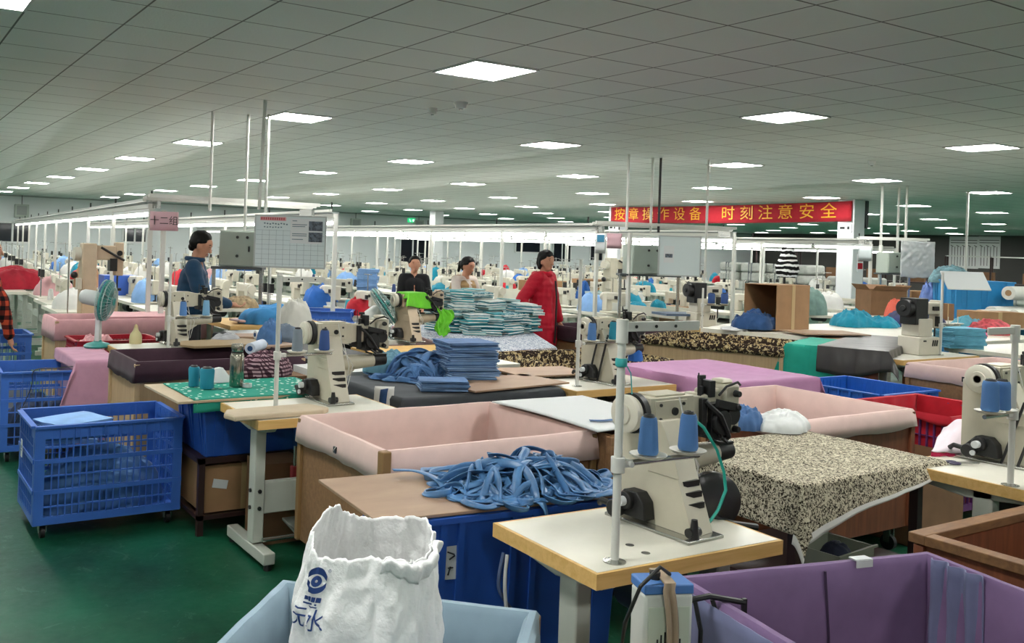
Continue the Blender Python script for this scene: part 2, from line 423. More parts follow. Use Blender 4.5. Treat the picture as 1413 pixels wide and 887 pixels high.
# ---------------------------------------------------------------- kit of things
def sewing_table(label, loc, L, D, rz=0, h=.78, detail=2, group=None, leg=None):
    """origin on the floor at the front-left corner; +x along the table, +y to the back"""
    r = thing('sewing_table', label, 'table', loc, rz, group); lm = leg or grey_leg
    MB().bb((.012, .012, h-.045), (L-.012, D-.012, h)).build('tabletop', white_top, r, smooth=False)
    e = MB()
    for a, b in [((0, 0), (L, .012)), ((0, D-.012), (L, D)), ((0, .012), (.012, D-.012)), ((L-.012, .012), (L, D-.012))]:
        e.bb((a[0], a[1], h-.047), (b[0], b[1], h-.001))
    e.build('edge_band', edge_wood, r, smooth=False)
    for x in ([.09, L-.09]):
        g = MB(); g.box((x, D*.38, .42), (.06, .085, h-.13)).box((x, D/2, .06), (.065, D*.96, .06))
        g.prism([(D*.05, h-.047), (D*.95, h-.047), (D*.9, h-.075), (D*.5, h-.1), (D*.1, h-.075)], x-.03, x+.03, 'X')
        lo = g.build('leg', lm, r, bevel=.006 if detail > 1 else 0)
        if detail > 1:
            for y in (.06*D, .94*D): MB().cyl((x, y, 0), (x, y, .03), .022, .018, 12).build('foot_pad', black, lo)
            for zz in (.28, .37): MB().cyl((x-.032, D*.38, zz), (x-.04, D*.38, zz), .011, n=8).cyl((x, D*.38-.044, zz), (x, D*.38-.052, zz), .011, n=8).build('bolt', black, lo)
    MB().box((L/2, D*.38, .325), (L-.18, .045, .17)).build('cross_panel', lm, r, bevel=.006 if detail > 1 else 0)
    if detail > 1:
        MB().cyl((.09, D*.2, .13), (L-.09, D*.2, .13), .012).build('foot_rod', steel, r)
        MB().box((L*.5, D*.35, .15), (.3, .22, .015), rx=.15).build('pedal', mat('pedal_grey', '#6c7069', .5), r, bevel=.004)
        mo = MB(); mo.cyl((L*.55, D*.25, h-.2), (L*.55, D*.62, h-.2), .075, n=20).box((L*.55, D*.45, h-.1), (.1, .1, .12)).cyl((L*.55, D*.2, h-.2), (L*.55, D*.25, h-.2), .045, n=16)
        mo.build('motor', mat('motor_dark', '#2c2e2f', .45), r, bevel=.004)
        MB().cyl((L*.55, D*.78, .14), (L*.55, D*.6, h-.25), .006, n=6).build('treadle_rod', steel, r)
    return r

def post_machine(label, loc, rz=0, group=None, body=None, dark=.5, hm=None, scale=1.0):
    """tall cylinder-bed machine: high tapered stand, arm along +x, head with the needle at the far end"""
    r = thing('sewing_machine', label, 'sewing machine', loc, rz, group); b = body or cream; r.scale = (scale,)*3
    st = MB().prism([(-.185, .012), (.175, .012), (.175, .37), (-.03, .37), (-.055, .33)], 0, .115, 'X', shrink=[(-.17, .012), (.175, .012), (.175, .37), (-.02, .37), (-.045, .33)])
    st.prism([(-.12, .19), (.02, .19), (-.0, .25), (-.1, .25)], -.004, .0, 'X')
    so = st.build('stand', b, r, bevel=.012)
    sl = MB()
    for z in (.1, .135, .17): sl.box((.062, -.152+z*.34, z), (.08, .05, .02))
    sl.build('slot', black, so, smooth=False)
    MB().prism([(-.205, 0), (.18, 0), (.18, .012), (-.205, .012)], -.045, .13, 'X').build('base_plate', steel, r, bevel=.003)
    pv = MB().cyl((-.02, -.18, .03), (.03, -.18, .03), .016).cyl((.0, -.188, .012), (.0, -.188, .075), .018, .01)
    pv.build('hinge_knob', black, r)
    wi = MB().prism([(-.02, .03), (.11, .03), (.13, .07), (.08, .12), (.02, .12), (-.01, .09)], -.055, -.002, 'X').cyl((-.075, .06, .085), (-.05, .06, .085), .032).cyl((-.09, .1, .05), (-.05, .1, .05), .03)
    wi.tube([(-.06, .1, .05), (-.07, .17, .06), (-.05, .2, .04)], .012).build('bobbin_winder', blackp, r, bevel=.004)
    MB().cyl((-.1, .06, .085), (-.076, .06, .085), .017).cyl((-.1, .07, .045), (-.09, .07, .045), .012).build('winder_wheel', paper, r)
    arm = MB().bb((-.02, .0, .325), (.2, .115, .445)).prism([(.0, .33), (.112, .33), (.11, .44), (.004, .44)], .2, .31, 'X', shrink=[(.015, .345), (.1, .345), (.1, .43), (.015, .43)])
    arm.bb((.02, .015, .445), (.17, .1, .452)).bb((.0, -.004, .35), (.16, .0, .435))
    ao = arm.build('arm', b, r, bevel=.014, seg=3)
    sc = MB()
    for x, z in [(.025, .42), (.14, .42), (.025, .37), (.14, .37)]: sc.cyl((x, -.004, z), (x, -.009, z), .006, n=8)
    sc.cyl((.095, -.004, .395), (.095, -.012, .395), .014, n=12).build('screw', blackp, ao)
    wh = MB().lathe([(.02, -.018), (.05, -.018), (.064, -.012), (.066, 0), (.06, .006), (.064, .012), (.06, .02), (.02, .02)], n=32, M=Matrix.Rotation(PI/2, 4, 'Y'), o=(-.075, .058, .388))
    wo = wh.build('handwheel', cream2, r); MB().cyl((-.1, .058, .388), (-.03, .058, .388), .018).lathe([(.034, -.004), (.036, .004), (.03, .006)], n=24, M=Matrix.Rotation(PI/2, 4, 'Y'), o=(-.096, .058, .388)).build('wheel_hub', cream2, wo)
    MB().lathe([(.055, -.012), (.07, -.012), (.07, .012), (.055, .012)], n=28, M=Matrix.Rotation(PI/2, 4, 'Y'), o=(-.04, .058, .388)).build('belt_guard', blackp, r)
    h = MB().bb((.26, .008, .33), (.3, .105, .44)).bb((.37, .0, .30), (.455, .1, .47)).bb((.3, .02, .40), (.38, .09, .455)).bb((.43, .005, .285), (.462, .08, .34)).box((.41, .05, .478), (.06, .06, .02))
    h.build('head', b, r, bevel=.01)
    hk = MB().bb((.285, -.012, .28), (.385, .1, .41)).cyl((.33, -.03, .34), (.33, .11, .34), .045).cyl((.4, -.02, .36), (.4, .02, .36), .035).box((.3, .03, .46), (.03, .06, .06)).cyl((.27, .03, .3), (.27, .03, .47), .012)
    hk.cyl((.245, .02, .44), (.245, .02, .52), .003, n=6).cyl((.285, .04, .45), (.285, .04, .505), .006, n=8).box((.285, .04, .5), (.035, .012, .014)).prism([(-.01, .3), (.1, .3), (.1, .43), (-.01, .43)], .235, .262, 'X').box((.36, -.02, .40), (.12, .016, .03), ry=.2)
    hk.tube([(.25, -.01, .42), (.3, -.04, .37), (.36, -.03, .29), (.42, .02, .27)], .009, 6).tube([(.44, -.01, .47), (.4, -.03, .485), (.35, -.02, .47), (.31, -.02, .44)], .005, 6)
    for z in (.31, .39, .44): hk.cyl((.41, -.012, z), (.41, -.035, z), .014, .011, 10)
    hk.cyl((.34, .04, .31), (.33, .04, .285), .05, .03, 14)
    hk.build('take_up_mechanism', blackp, r, bevel=.003)
    nb = MB().cyl((.395, .045, .28), (.395, .045, .33), .008).cyl((.395, .045, .262), (.395, .045, .28), .0025, n=6).tube([(.365, .03, .33), (.365, .03, .28), (.39, .03, .264), (.425, .03, .264)], .006, 6).box((.4, .035, .264), (.05, .03, .006))
    nb.tube([(.34, .0, .31), (.32, -.03, .285), (.35, -.03, .268)], .007, 6).tube([(.31, .02, .30), (.29, -.02, .275), (.33, -.02, .262)], .006, 6).build('needle_bar', black, r)
    cb = MB().cyl((.1, .05, .2), (.37, .045, .215), .052, .038, 20).prism([(.0, .08), (.1, .08), (.095, .18), (.005, .18)], .1, .24, 'X', shrink=[(.03, .16), (.07, .16), (.07, .19), (.03, .19)])
    co = cb.build('cylinder_bed', b, r); MB().cyl((.365, .045, .215), (.455, .045, .218), .038, .034, 20).box((.41, .045, .249), (.09, .05, .01)).build('bed_cap', blackp, co, bevel=.003)
    th = MB().tube([(.1, -.02, .445), (.12, -.05, .3), (.2, -.03, .2), (.16, -.04, .06)], .0025, 5).tube([(.14, -.02, .33), (.16, -.06, .2), (.14, -.05, .02)], .0025, 5)
    th.build('thread', whitec, r)
    return r

def thread_stand(label, loc, rz=0, group=None, H=.7, arm=.33, z=.29, top=0, saucers=2, diru=1, s0=.115):
    """thin pole screwed to the table, with an arm of thread saucers along +x and optionally a flat bar at its top"""
    r = thing('thread_stand', label, 'thread stand', loc, rz, group)
    MB().cyl((0, 0, .004), (0, 0, H), .0125, n=14).build('pole', pole_w, r)
    MB().lathe([(.034, 0), (.034, .003), (.02, .006), (.013, .008)], n=18).build('base_flange', steel, r)
    MB().cyl((0, 0, z-.025), (0, 0, z+.022), .021).box((.03*diru, 0, z), (.04, .022, .022)).cyl((.035*diru, -.011, z), (.035*diru, -.024, z), .01, n=8).build('collar', pole_w, r, bevel=.002)
    MB().cyl((.03*diru, 0, z), (arm*diru, 0, z), .009).build('arm', steel, r)
    for i in range(saucers):
        x = (s0+i*(arm-.05-s0)/max(1, saucers-1))*diru if saucers > 1 else arm*.5*diru
        MB().lathe([(.01, z+.012), (.045, z+.012), (.056, z+.02), (.057, z+.023), (.045, z+.017), (.01, z+.016)], o=(x, -.005, 0), n=22).cyl((x, -.005, z+.015), (x, -.005, z+.09), .004, n=6).build('saucer', white_top, r)
    if top:
        MB().cyl((0, 0, H-.06), (0, 0, H+.01), .018).build('top_sleeve', pole_w, r)
        MB().box((.015*diru+top/2*diru, 0, H-.012), (top, .008, .03)).build('top_bar', pole_w, r, bevel=.002)
        s_ = MB()
        for i in range(3): s_.cyl(((.05+i*.08)*diru, -.005, H-.012), ((.05+i*.08)*diru, -.008, H-.012), .005, n=8)
        s_.build('bar_hole', blackp, r)
    return r

def cone(label, loc, m, h=.115, r0=.031, r1=.023, group=None):
    r = thing('thread_cone', label, 'thread', loc, RD.uniform(0, 6), group)
    MB().lathe([(0, .004), (r0*.9, .004), (r0, .012), (r0*.96, h*.3), (r1*1.1, h*.9), (r1*.95, h), (r1*.5, h+.001)], n=24).build('wound_thread', m, r)
    MB().lathe([(r1*.8, h), (r1*.62, h+.009), (r1*.35, h+.009), (r1*.3, h-.01)], n=16).build('core_tip', blackp, r)
    return r

def flatbed(label, loc, rz, group, detail=1):
    r = thing('sewing_machine', label, 'sewing machine', loc, rz, group)
    MB().bb((-.02, -.09, 0), (.45, .09, .03)).prism([(-.06, .03), (.06, .03), (.055, .3), (-.055, .3)], 0, .11, 'X').bb((.0, -.05, .2), (.42, .05, .31)).bb((.34, -.055, .12), (.43, .055, .32)).build('body', cream2, r, bevel=.014)
    MB().cyl((-.05, 0, .24), (-.005, 0, .24), .06, n=18).build('handwheel', cream2, r)
    MB().cyl((.385, 0, .035), (.385, 0, .12), .008, n=8).box((.385, -.01, .04), (.05, .03, .01)).cyl((.385, -.06, .26), (.385, -.075, .26), .02, n=10).box((.3, -.06, .24), (.05, .02, .05)).build('needle_bar', black, r)
    MB().cyl((.1, .06, .31), (.1, .06, .52), .006, n=6).box((.1, .06, .52), (.2, .01, .01)).build('thread_rod', steel, r, smooth=False)
    return r

def panel_bin(label, loc, L, W, z0, z1, rz=0, lining=None, wm=None, drop=.12, group=None, casters=True, name='fabric_bin', corner=None, seed=0, floorz=None, wrinkle=.006, posts=True):
    """open wooden bin with a cloth lining folded over the rim; origin at its front-left corner on the floor"""
    z0 = 0.0 if z0 == .06 else z0
    wm = wm or ply; r = thing(name, label, 'bin', loc, rz, group); t_ = .018
    for (a, b) in [((0, 0), (L, t_)), ((0, W-t_), (L, W)), ((0, t_), (t_, W-t_)), ((L-t_, t_), (L, W-t_))]:
        MB().bb((a[0], a[1], z0), (b[0], b[1], z1)).build('side_panel', wm, r, smooth=False)
    MB().bb((t_, t_, z0+.02), (L-t_, W-t_, z0+.04)).build('bottom_panel', wm, r, smooth=False)
    if posts:
        for x, y in [(0, 0), (L, 0), (0, W), (L, W)]: MB().box((x, y, (z0+z1)/2-.003), (.036, .036, z1-z0-.006)).build('corner_post', corner or wm, r, bevel=.004)
    if casters and z0 > .06:
        for x, y in [(.07, .07), (L-.07, .07), (.07, W-.07), (L-.07, W-.07)]:
            w = MB().cyl((x-.014, y, .045), (x+.014, y, .045), .045, n=16).build('caster_wheel', blackp, r)
            MB().bb((x-.024, y-.02, .045), (x-.018, y+.02, z0)).bb((x+.018, y-.02, .045), (x+.024, y+.02, z0)).bb((x-.03, y-.03, z0-.01), (x+.03, y+.03, z0)).build('fork', steel, w, smooth=False)
    if lining:
        def ring(off, n=96):
            pts = []; a = [(0-off, 0-off), (L+off, 0-off), (L+off, W+off), (0-off, W+off)]
            per = [L, W, L, W]; tot = sum(per)
            for e in range(4):
                ne = max(3, int(n*per[e]/tot))
                for i in range(ne):
                    u = i/ne; pts.append((a[e][0]*(1-u)+a[(e+1) % 4][0]*u, a[e][1]*(1-u)+a[(e+1) % 4][1]*u, e+u))
            return pts
        ti = t_+.006; zb = max(z0+.045, z1-.4)
        prof = [(-ti-.02, zb), (-ti-.012, zb+(z1-zb)*.35), (-ti-.004, zb+(z1-zb)*.7), (-ti, z1-.01), (-ti*.5, z1+.006), (.005, z1+.006), (.014, z1-.008), (.02, z1-drop*.5), (.024, z1-drop)]
        rings = [ring(p[0]) for p in prof]; nu = len(rings[0]); vs = []
        for i in range(nu):
            for j, p in enumerate(prof):
                x, y, q = rings[j][i]; w = wrinkle*(1 if j not in (3, 4, 5) else .3)
                dx = nz(q*4+seed*7, p[1]*5, seed)*w; z = p[1]+(nz(q*3.1, seed*3.3)*.018+nz(q*9, seed)*.008 if j == len(prof)-1 else nz(q*5, j, seed)*.003)
                e = int(q) % 4; nx, ny = [(0, -1), (1, 0), (0, 1), (-1, 0)][e]
                k_ = abs(dx) if j >= 6 else -abs(dx)
                vs.append((x+nx*k_, y+ny*k_, z))
        fs = []; n_ = len(prof)
        for i in range(nu):
            for j in range(n_-1):
                a, b = i*n_+j, ((i+1) % nu)*n_+j; fs.append((a, b, b+1, a+1))
        MB().add(vs, fs).build('lining', lining, r, solid=.004)
    return r

def crate(label, loc, L, W, z0, z1, rz=0, m=None, group=None, casters=True, cell=.045, name='plastic_crate', band=.075, solid_ends=False):
    r = thing(name, label, 'crate', loc, rz, group); m = m or blue_pl; h = z1-z0; t_ = .012
    b = MB()
    def wall(fx, n_long, length):
        cnt = [0]
        def f(a, c, za, zb, th): cnt[0] += 1; fx(a, c, za, zb, th, .00012*cnt[0])
        f(0, length, z1-band, z1, t_); f(0, length, z1-.014, z1, t_*2.6); f(0, length, z0, z0+.045, t_)
        for q in (.33, .64): f(0, length, z0+h*q-.012, z0+h*q+.012, t_*1.5)
        for q in (.18, .49, .78): f(.04, length-.04, z0+h*q-.004, z0+h*q+.004, t_*.7)
        f(0, .055, z0, z1, t_); f(length-.055, length, z0, z1, t_)
        n = max(3, int((length-.11)/cell))
        for i in range(1, n): x = .055+(length-.11)*i/n; f(x-.005, x+.005, z0+.03, z1-.02, t_)
        for i in range(1, max(3, n//2)): x = .055+(length-.11)*i/max(3, n//2); f(x-.006, x+.006, z1-band, z1-.01, t_*2)
    def yo(th): return 0 if th <= t_ else th-t_
    ins = lambda q: max(t_+.003, min(W-t_-.003, q))
    wall(lambda a, c, za, zb, th, e: b.bb((a+e, -yo(th)-e, za), (c-e, t_+e, zb-e)), 0, L)
    wall(lambda a, c, za, zb, th, e: b.bb((a+e, W-t_-e, za), (c-e, W+yo(th)+e, zb-e)), 0, L)
    wall(lambda a, c, za, zb, th, e: b.bb((-yo(th)-e, ins(a), za), (t_+e, ins(c), zb-e-.001)), 0, W)
    wall(lambda a, c, za, zb, th, e: b.bb((L-t_-e, ins(a), za), (L+yo(th)+e, ins(c), zb-e-.001)), 0, W)
    if solid_ends: b.bb((.004, .04, z0), (.008, W-.04, z1-.02)).bb((L-.008, .04, z0), (L-.004, W-.04, z1-.02))
    b.bb((.002, .002, z0+.002), (L-.002, W-.002, z0+.014))
    b.build('basket', m, r, smooth=False)
    if casters:
        for x, y in [(.06, .06), (L-.06, .06), (.06, W-.06), (L-.06, W-.06)]:
            w = MB().cyl((x-.012, y, .034), (x+.012, y, .034), .034, n=14).build('caster_wheel', blackp, r)
            MB().bb((x-.022, y-.018, .034), (x-.016, y+.018, z0)).bb((x+.016, y-.018, .034), (x+.022, y+.018, z0)).build('fork', steel, w, smooth=False)
    return r

def tub(label, loc, L, W, z0, z1, m, rz=0, name='plastic_tub', group=None, ribs=True):
    r = thing(name, label, 'tub', loc, rz, group); t_ = .014; k_ = .03; b = MB()
    pb = [(k_, k_), (L-k_, k_), (L-k_, W-k_), (k_, W-k_)]; pt = [(0, 0), (L, 0), (L, W), (0, W)]
    ib = [(k_+t_, k_+t_), (L-k_-t_, k_+t_), (L-k_-t_, W-k_-t_), (k_+t_, W-k_-t_)]; it = [(t_, t_), (L-t_, t_), (L-t_, W-t_), (t_, W-t_)]
    vs = [(x, y, z0) for x, y in pb]+[(x, y, z1) for x, y in pt]+[(x, y, z1) for x, y in it]+[(x, y, z0+.02) for x, y in ib]
    fs = [(3, 2, 1, 0), (12, 13, 14, 15)]
    for i in range(4):
        j = (i+1) % 4; fs += [(i, j, 4+j, 4+i), (4+i, 4+j, 8+j, 8+i), (8+i, 8+j, 12+j, 12+i)]
    b.add(vs, fs); b.build('shell', m, r, smooth=False, bevel=.006)
    if ribs:
        g = MB(); H_ = z1-z0
        for q in [.12, .2, .45, .55, .8, .88]:
            for (y_, s_) in ((0, -1), (W, 1)):
                x = L*q; g.add([(x-.012, y_-s_*k_, z0), (x+.012, y_-s_*k_, z0), (x+.012, y_+s_*.012, z1-.02), (x-.012, y_+s_*.012, z1-.02), (x-.012, y_-s_*(k_+.01), z0), (x+.012, y_-s_*(k_+.01), z0), (x+.012, y_-s_*.006, z1-.02), (x-.012, y_-s_*.006, z1-.02)], [(0, 1, 2, 3), (7, 6, 5, 4), (0, 3, 7, 4), (1, 5, 6, 2), (3, 2, 6, 7), (0, 4, 5, 1)])
            for (x_, s_) in ((0, -1), (L, 1)):
                y = W*q; g.add([(x_-s_*k_, y-.012, z0), (x_-s_*k_, y+.012, z0), (x_+s_*.012, y+.012, z1-.02), (x_+s_*.012, y-.012, z1-.02), (x_-s_*(k_+.01), y-.012, z0), (x_-s_*(k_+.01), y+.012, z0), (x_-s_*.006, y+.012, z1-.02), (x_-s_*.006, y-.012, z1-.02)], [(0, 1, 2, 3), (7, 6, 5, 4), (0, 3, 7, 4), (1, 5, 6, 2), (3, 2, 6, 7), (0, 4, 5, 1)])
        g.bb((-.014, -.014, z1-.02), (L+.014, -.001, z1)).bb((-.014, W+.001, z1-.02), (L+.014, W+.014, z1)).bb((-.014, -.001, z1-.02), (-.001, W+.001, z1)).bb((L+.001, -.001, z1-.02), (L+.014, W+.001, z1))
        g.build('rib', m, r, smooth=False)
    return r

def heap(w, d, h, seed, m, name, label, cat='cloth', loc=(0, 0, 0), rz=0, group=None, nr=44, nt=72, rough=.5, kind=None, fold=1.0):
    """a crumpled heap of cloth"""
    def fn(u, v):
        a = 2*PI*u; rr = math.sin(v*PI/2)
        e = 1+.22*nz(math.cos(a)*1.3+seed, math.sin(a)*1.3)+.09*nz(math.cos(a)*4+seed, math.sin(a)*4)
        x, y = math.cos(a)*rr*w/2*e, math.sin(a)*rr*d/2*e
        z = h*(math.cos(v*PI/2)**.8)
        px_, py_ = x/w*3.2+seed, y/d*3.2
        q1 = nz(px_+.6*nz(py_*2, seed), py_, seed*.7); q2 = nz(px_*2.3+q1, py_*2.3, seed*1.3); q3 = nz(px_*5, py_*5+q2, seed)
        f = (1-2.2*abs(q1))*.55+(1-2.4*abs(q2))*.3*fold+q3*.12
        z = z*(1-.3*rough+.45*rough*f)
        x += w*.03*rough*q2*rr; y += d*.03*rough*q3*rr
        return (x, y, max(.002, z) if v < 1 else .001)
    b = MB().grid(fn, nt, nr, wu=True, flip=False)
    o = b.build(name, m, smooth=True, ang=80); place(o, loc, rz); tag(o, label, cat, group, kind); return o

def drape(label, x0, x1, y0, y1, z, m, drops, name='cloth_cover', cat='cloth', wave=.02, seed=0, loc=(0, 0, 0), rz=0, corner=.03, nu=70, nv=60, thick=.004, group=None, flare=.05, uneven=.25, fall=1.0, taper=0, edge=None, edge_w=.03):
    """a cloth lying on a top [x0,x1]x[y0,y1] at height z; drops = hang at (x0, x1, y0, y1) sides"""
    dx0, dx1, dy0, dy1 = drops
    def prof(t_, a, b, da, db):
        tot = da+(b-a)+db; s_ = t_*tot-da
        if s_ < 0: return a, -s_, -1
        if s_ > b-a: return b, s_-(b-a), 1
        return a+s_, 0, 0
    def fn(u, v):
        x, hx, sx = prof(u, x0, x1, dx0, dx1); y, hy, sy = prof(v, y0, y1, dy0, dy1)
        dn = max(hx, hy) if not (hx and hy) else math.hypot(hx, hy)*.94
        zz = z
        if dn > 0:
            w = 1+uneven*nz((x-y)*1.6+seed, (x+y)*1.1, seed)
            ph = (y if sx else x)*16+seed
            wv = wave*min(1, dn/.12)*(math.sin(ph)*.6+nz(x*4+seed, y*4)*.9)
            out = flare*dn+abs(wv)*.6+.004
            if sx: x += sx*(out if not hy else out+hy*.25)
            if sy: y += sy*(out if not hx else out+hx*.25)
            tp_ = 1-taper*max(0, min(1, (x-x0)/(x1-x0))) if sy < 0 else 1
            zz = z-dn*w*fall*tp_
        zz += nz(x*5+seed, y*5, seed)*.004+nz(x*14, y*14, seed)*.0015 if dn == 0 else 0
        return (x, y, zz)
    b = MB().grid(fn, nu, nv)
    if edge:
        tot = dy0+(y1-y0)+dy1
        for q in range(len(b.f)):
            if (q % (nv-1))/(nv-1)*tot < edge_w: b.mi[q] = 1
    o = b.build(name, [m, edge] if edge else m, solid=thick, smooth=True, ang=70); place(o, loc, rz); return tag(o, label, cat, group)

def folded(w, d, h, m, edge, seed=0):
    """one folded garment: rounded slab whose front shows its layers; returns (mesh builders)"""
    b = MB(); n = 3
    for i in range(n):
        z0 = h*i/n; zz = h/n*.92; r_ = zz/2; sh = .012*nz(i*3.1, seed*1.7); sx = .01*nz(i*2.3, seed*2.9+4)
        def ring_(yy):
            pts = []
            for q in range(5): a = -PI/2+PI*q/4; pts.append((w/2+sh-r_+r_*math.cos(a), z0+r_+r_*math.sin(a)))
            pts.append((0, z0+zz+.006*nz(yy*8, seed, i)))
            for q in range(5): a = PI/2+PI*q/4; pts.append((-w/2+sx+r_+r_*math.cos(a), z0+r_+r_*math.sin(a)))
            return [(x+.005*nz(yy*9, seed+i, x*3), yy+.006*nz(x*9, seed, i), z+.006*nz(yy*7, x*7, seed)+.004*nz(x*14, seed+i)) for x, z in pts]
        ys = [-d/2+d*k/6 for k in range(7)]; R_ = [ring_(y) for y in ys]; m_ = len(R_[0]); vs = [p for r in R_ for p in r]
        fs = [tuple(range(m_-1, -1, -1)), tuple(6*m_+k for k in range(m_))]+[(k*m_+q, k*m_+(q+1) % m_, (k+1)*m_+(q+1) % m_, (k+1)*m_+q) for k in range(6) for q in range(m_)]
        b.add(vs, fs, (i % 2) if edge else 0)
    return b

def bowl_fan(label, loc, rz, tilt=0, body=None, ring=None, pole=.3, R=.17):
    r = thing('desk_fan', label, 'fan', loc, rz)
    bm_, rg = body or mat('fan_white', '#cfd2cf', .4), ring or mat('fan_teal', '#3c8d87', .4)
    MB().lathe([(.11, 0), (.115, .012), (.09, .03), (.035, .045), (.03, .06)], n=28).build('base', rg, r)
    MB().prism([(-.035, .05), (.035, .05), (.022, pole), (-.022, pole)], -.02, .02, 'X').build('stem', bm_, r, bevel=.006)
    M = Matrix.Translation((0, 0, pole+.06)) @ Matrix.Rotation(tilt, 4, 'Y')
    MB().lathe([(.0, -.16), (.045, -.158), (.062, -.13), (.066, -.03), (.05, .0), (0, .0)], n=24, M=M @ Matrix.Rotation(PI/2, 4, 'Y')).build('motor_housing', bm_, r)
    g = MB(); wire = .0022
    def P(x, y, z): return tuple(M @ V((x, y, z)))
    for (x, rr) in [(.015, R*.45), (.01, R*.75), (.03, R), (.08, R*.98), (.11, R*.72), (.125, R*.4)]:
        g.tube([P(x, rr*math.cos(2*PI*i/28), rr*math.sin(2*PI*i/28)) for i in range(28)], wire*(2 if rr > R*.95 else 1), 5, closed=True)
    for i in range(30):
        a = 2*PI*i/30; c, s_ = math.cos(a), math.sin(a)
        g.tube([P(x, rr*c, rr*s_) for x, rr in [(.015, .04), (.01, R*.75), (.03, R), (.08, R*.98), (.11, R*.72), (.128, .035)]], wire*.8, 4)
    g.build('guard', mat('guard_wire', '#9fb3b0', .4), r)
    g = MB(); g.lathe([(R+.001, .048), (R+.005, .05), (R+.005, .062), (R+.001, .064)], n=36, M=M @ Matrix.Rotation(PI/2, 4, 'Y')).build('guard_rim', rg, r)
    bl = MB()
    for i in range(3):
        a0 = 2*PI*i/3
        def fb(u, v):
            a = a0+(v-.5)*1.5*(.6+.4*u); rr = .03+u*(R*.85-.03); return P(.055+(v-.5)*.05, rr*math.cos(a), rr*math.sin(a))
        bl.grid(fb, 8, 8)
    bl.build('blade', mat('fan_blade', '#9fb9bb', .25, trans=.6), r, solid=.003)
    MB().lathe([(.03, .04), (.032, .13), (.0, .14)], n=18, M=M @ Matrix.Rotation(PI/2, 4, 'Y')).build('hub', rg, r)
    return r

def carton(label, loc, L, W, H, rz=0, m=None, open_top=False, tape=True, group=None, name='cardboard_box', flaps=True):
    r = thing(name, label, 'box', loc, rz, group); m = m or card; b = MB(); t_ = .006
    if open_top:
        b.bb((0, 0, 0), (L, t_, H)).bb((0, W-t_, 0), (L, W, H)).bb((0, t_, 0), (t_, W-t_, H)).bb((L-t_, t_, 0), (L, W-t_, H)).bb((0, 0, 0), (L, W, t_))
    else: b.bb((0, 0, 0), (L, W, H))
    b.build('carton', m, r, smooth=False)
    if open_top and flaps:
        for (c, d, ry, rx) in [((L/2, -.06, H+.03), (L*.96, .005, .13), 0, .9), ((L/2, W+.06, H+.03), (L*.96, .005, .13), 0, -.9), ((-.05, W/2, H+.035), (.005, W*.9, .13), -.8, 0), ((L+.05, W/2, H+.035), (.005, W*.9, .13), .8, 0)]:
            MB().box(c, d, 0, 0, ry, rx).build('flap', m, r, smooth=False)
    if tape and not open_top:
        MB().bb((L*.46, -.0015, 0), (L*.54, W+.0015, H+.0015)).build('tape', mat('parcel_tape', '#b59a70', .3), r, smooth=False)
    return r
# ================================================================ foreground
def v2(p): return (p.x, p.y)
T = .78
t1 = sewing_table('white-topped sewing table with worn wooden edge in the foreground, beside the purple-lined bin', (1.82, 1.965, 0), .78, .53, -.035)
holes = MB()
for (a, b) in [(869, 752), (891, 763)]:
    p = at(a, b, T); q = Matrix.Rotation(.035, 3, 'Z') @ (p-V((1.82, 1.965, 0))); holes.cyl((q.x, q.y, T-.001), (q.x, q.y, T+.001), .014, n=18)
holes.build('screw_cover', steel, t1)
m1 = post_machine('largest cream sewing machine, standing on the foreground table with a teal air hose', (2.30, 2.23, T), .03, scale=.97)
MB().tube([(.06, -.1, .40), (.1, -.13, .36), (.16, -.14, .28), (.2, -.14, .2), (.2, -.15, .14), (.15, -.16, .08), (.12, -.15, .04)], .0055, 8).build('air_hose', mat('teal_hose', '#1f9d8c', .35), m1)
ps = thread_stand('tall white thread pole with a flat top bar on the foreground table', (1.942, 2.023, T), -.03, H=.71, top=.3)
MB().lathe([(.016, .58), (.018, .585), (.018, .6), (.016, .605)], n=14).tube([(.015, 0, .59), (.03, -.01, .56), (.028, -.02, .5)], .002, 5).build('tape_wrap', mat('teal_tape', '#3aa5a5', .5), ps)
cone('left of two blue thread cones on the foreground thread stand', (2.057, 2.016, T+.308), thread_b)
cone('right of two blue thread cones on the foreground thread stand', (2.222, 2.010, T+.308), thread_b)
# dark round guard behind the machine
gp = dp(982, 690, 3.25)
r = thing('pulley_guard', 'dark round pulley guard with a bar, low behind the foreground machine', 'guard', (gp.x, gp.y, 0), -.5)
MB().lathe([(.0, -.03), (.075, -.03), (.1, -.015), (.1, .015), (.075, .03), (0, .03)], n=30, M=Matrix.Rotation(PI/2, 4, 'X'), o=(0, 0, gp.z)).build('guard_disc', mat('smoky_plastic', '#2b2a2b', .3), r)
MB().tube([(0, -.03, gp.z-.05), (.06, -.04, gp.z-.07), (.15, -.04, gp.z-.08)], .012).build('bar', blackp, r)
MB().cyl((0, 0, 0), (0, 0, gp.z-.09), .02).lathe([(.14, 0), (.14, .015), (.03, .04)], n=20).build('stand', blackp, r)

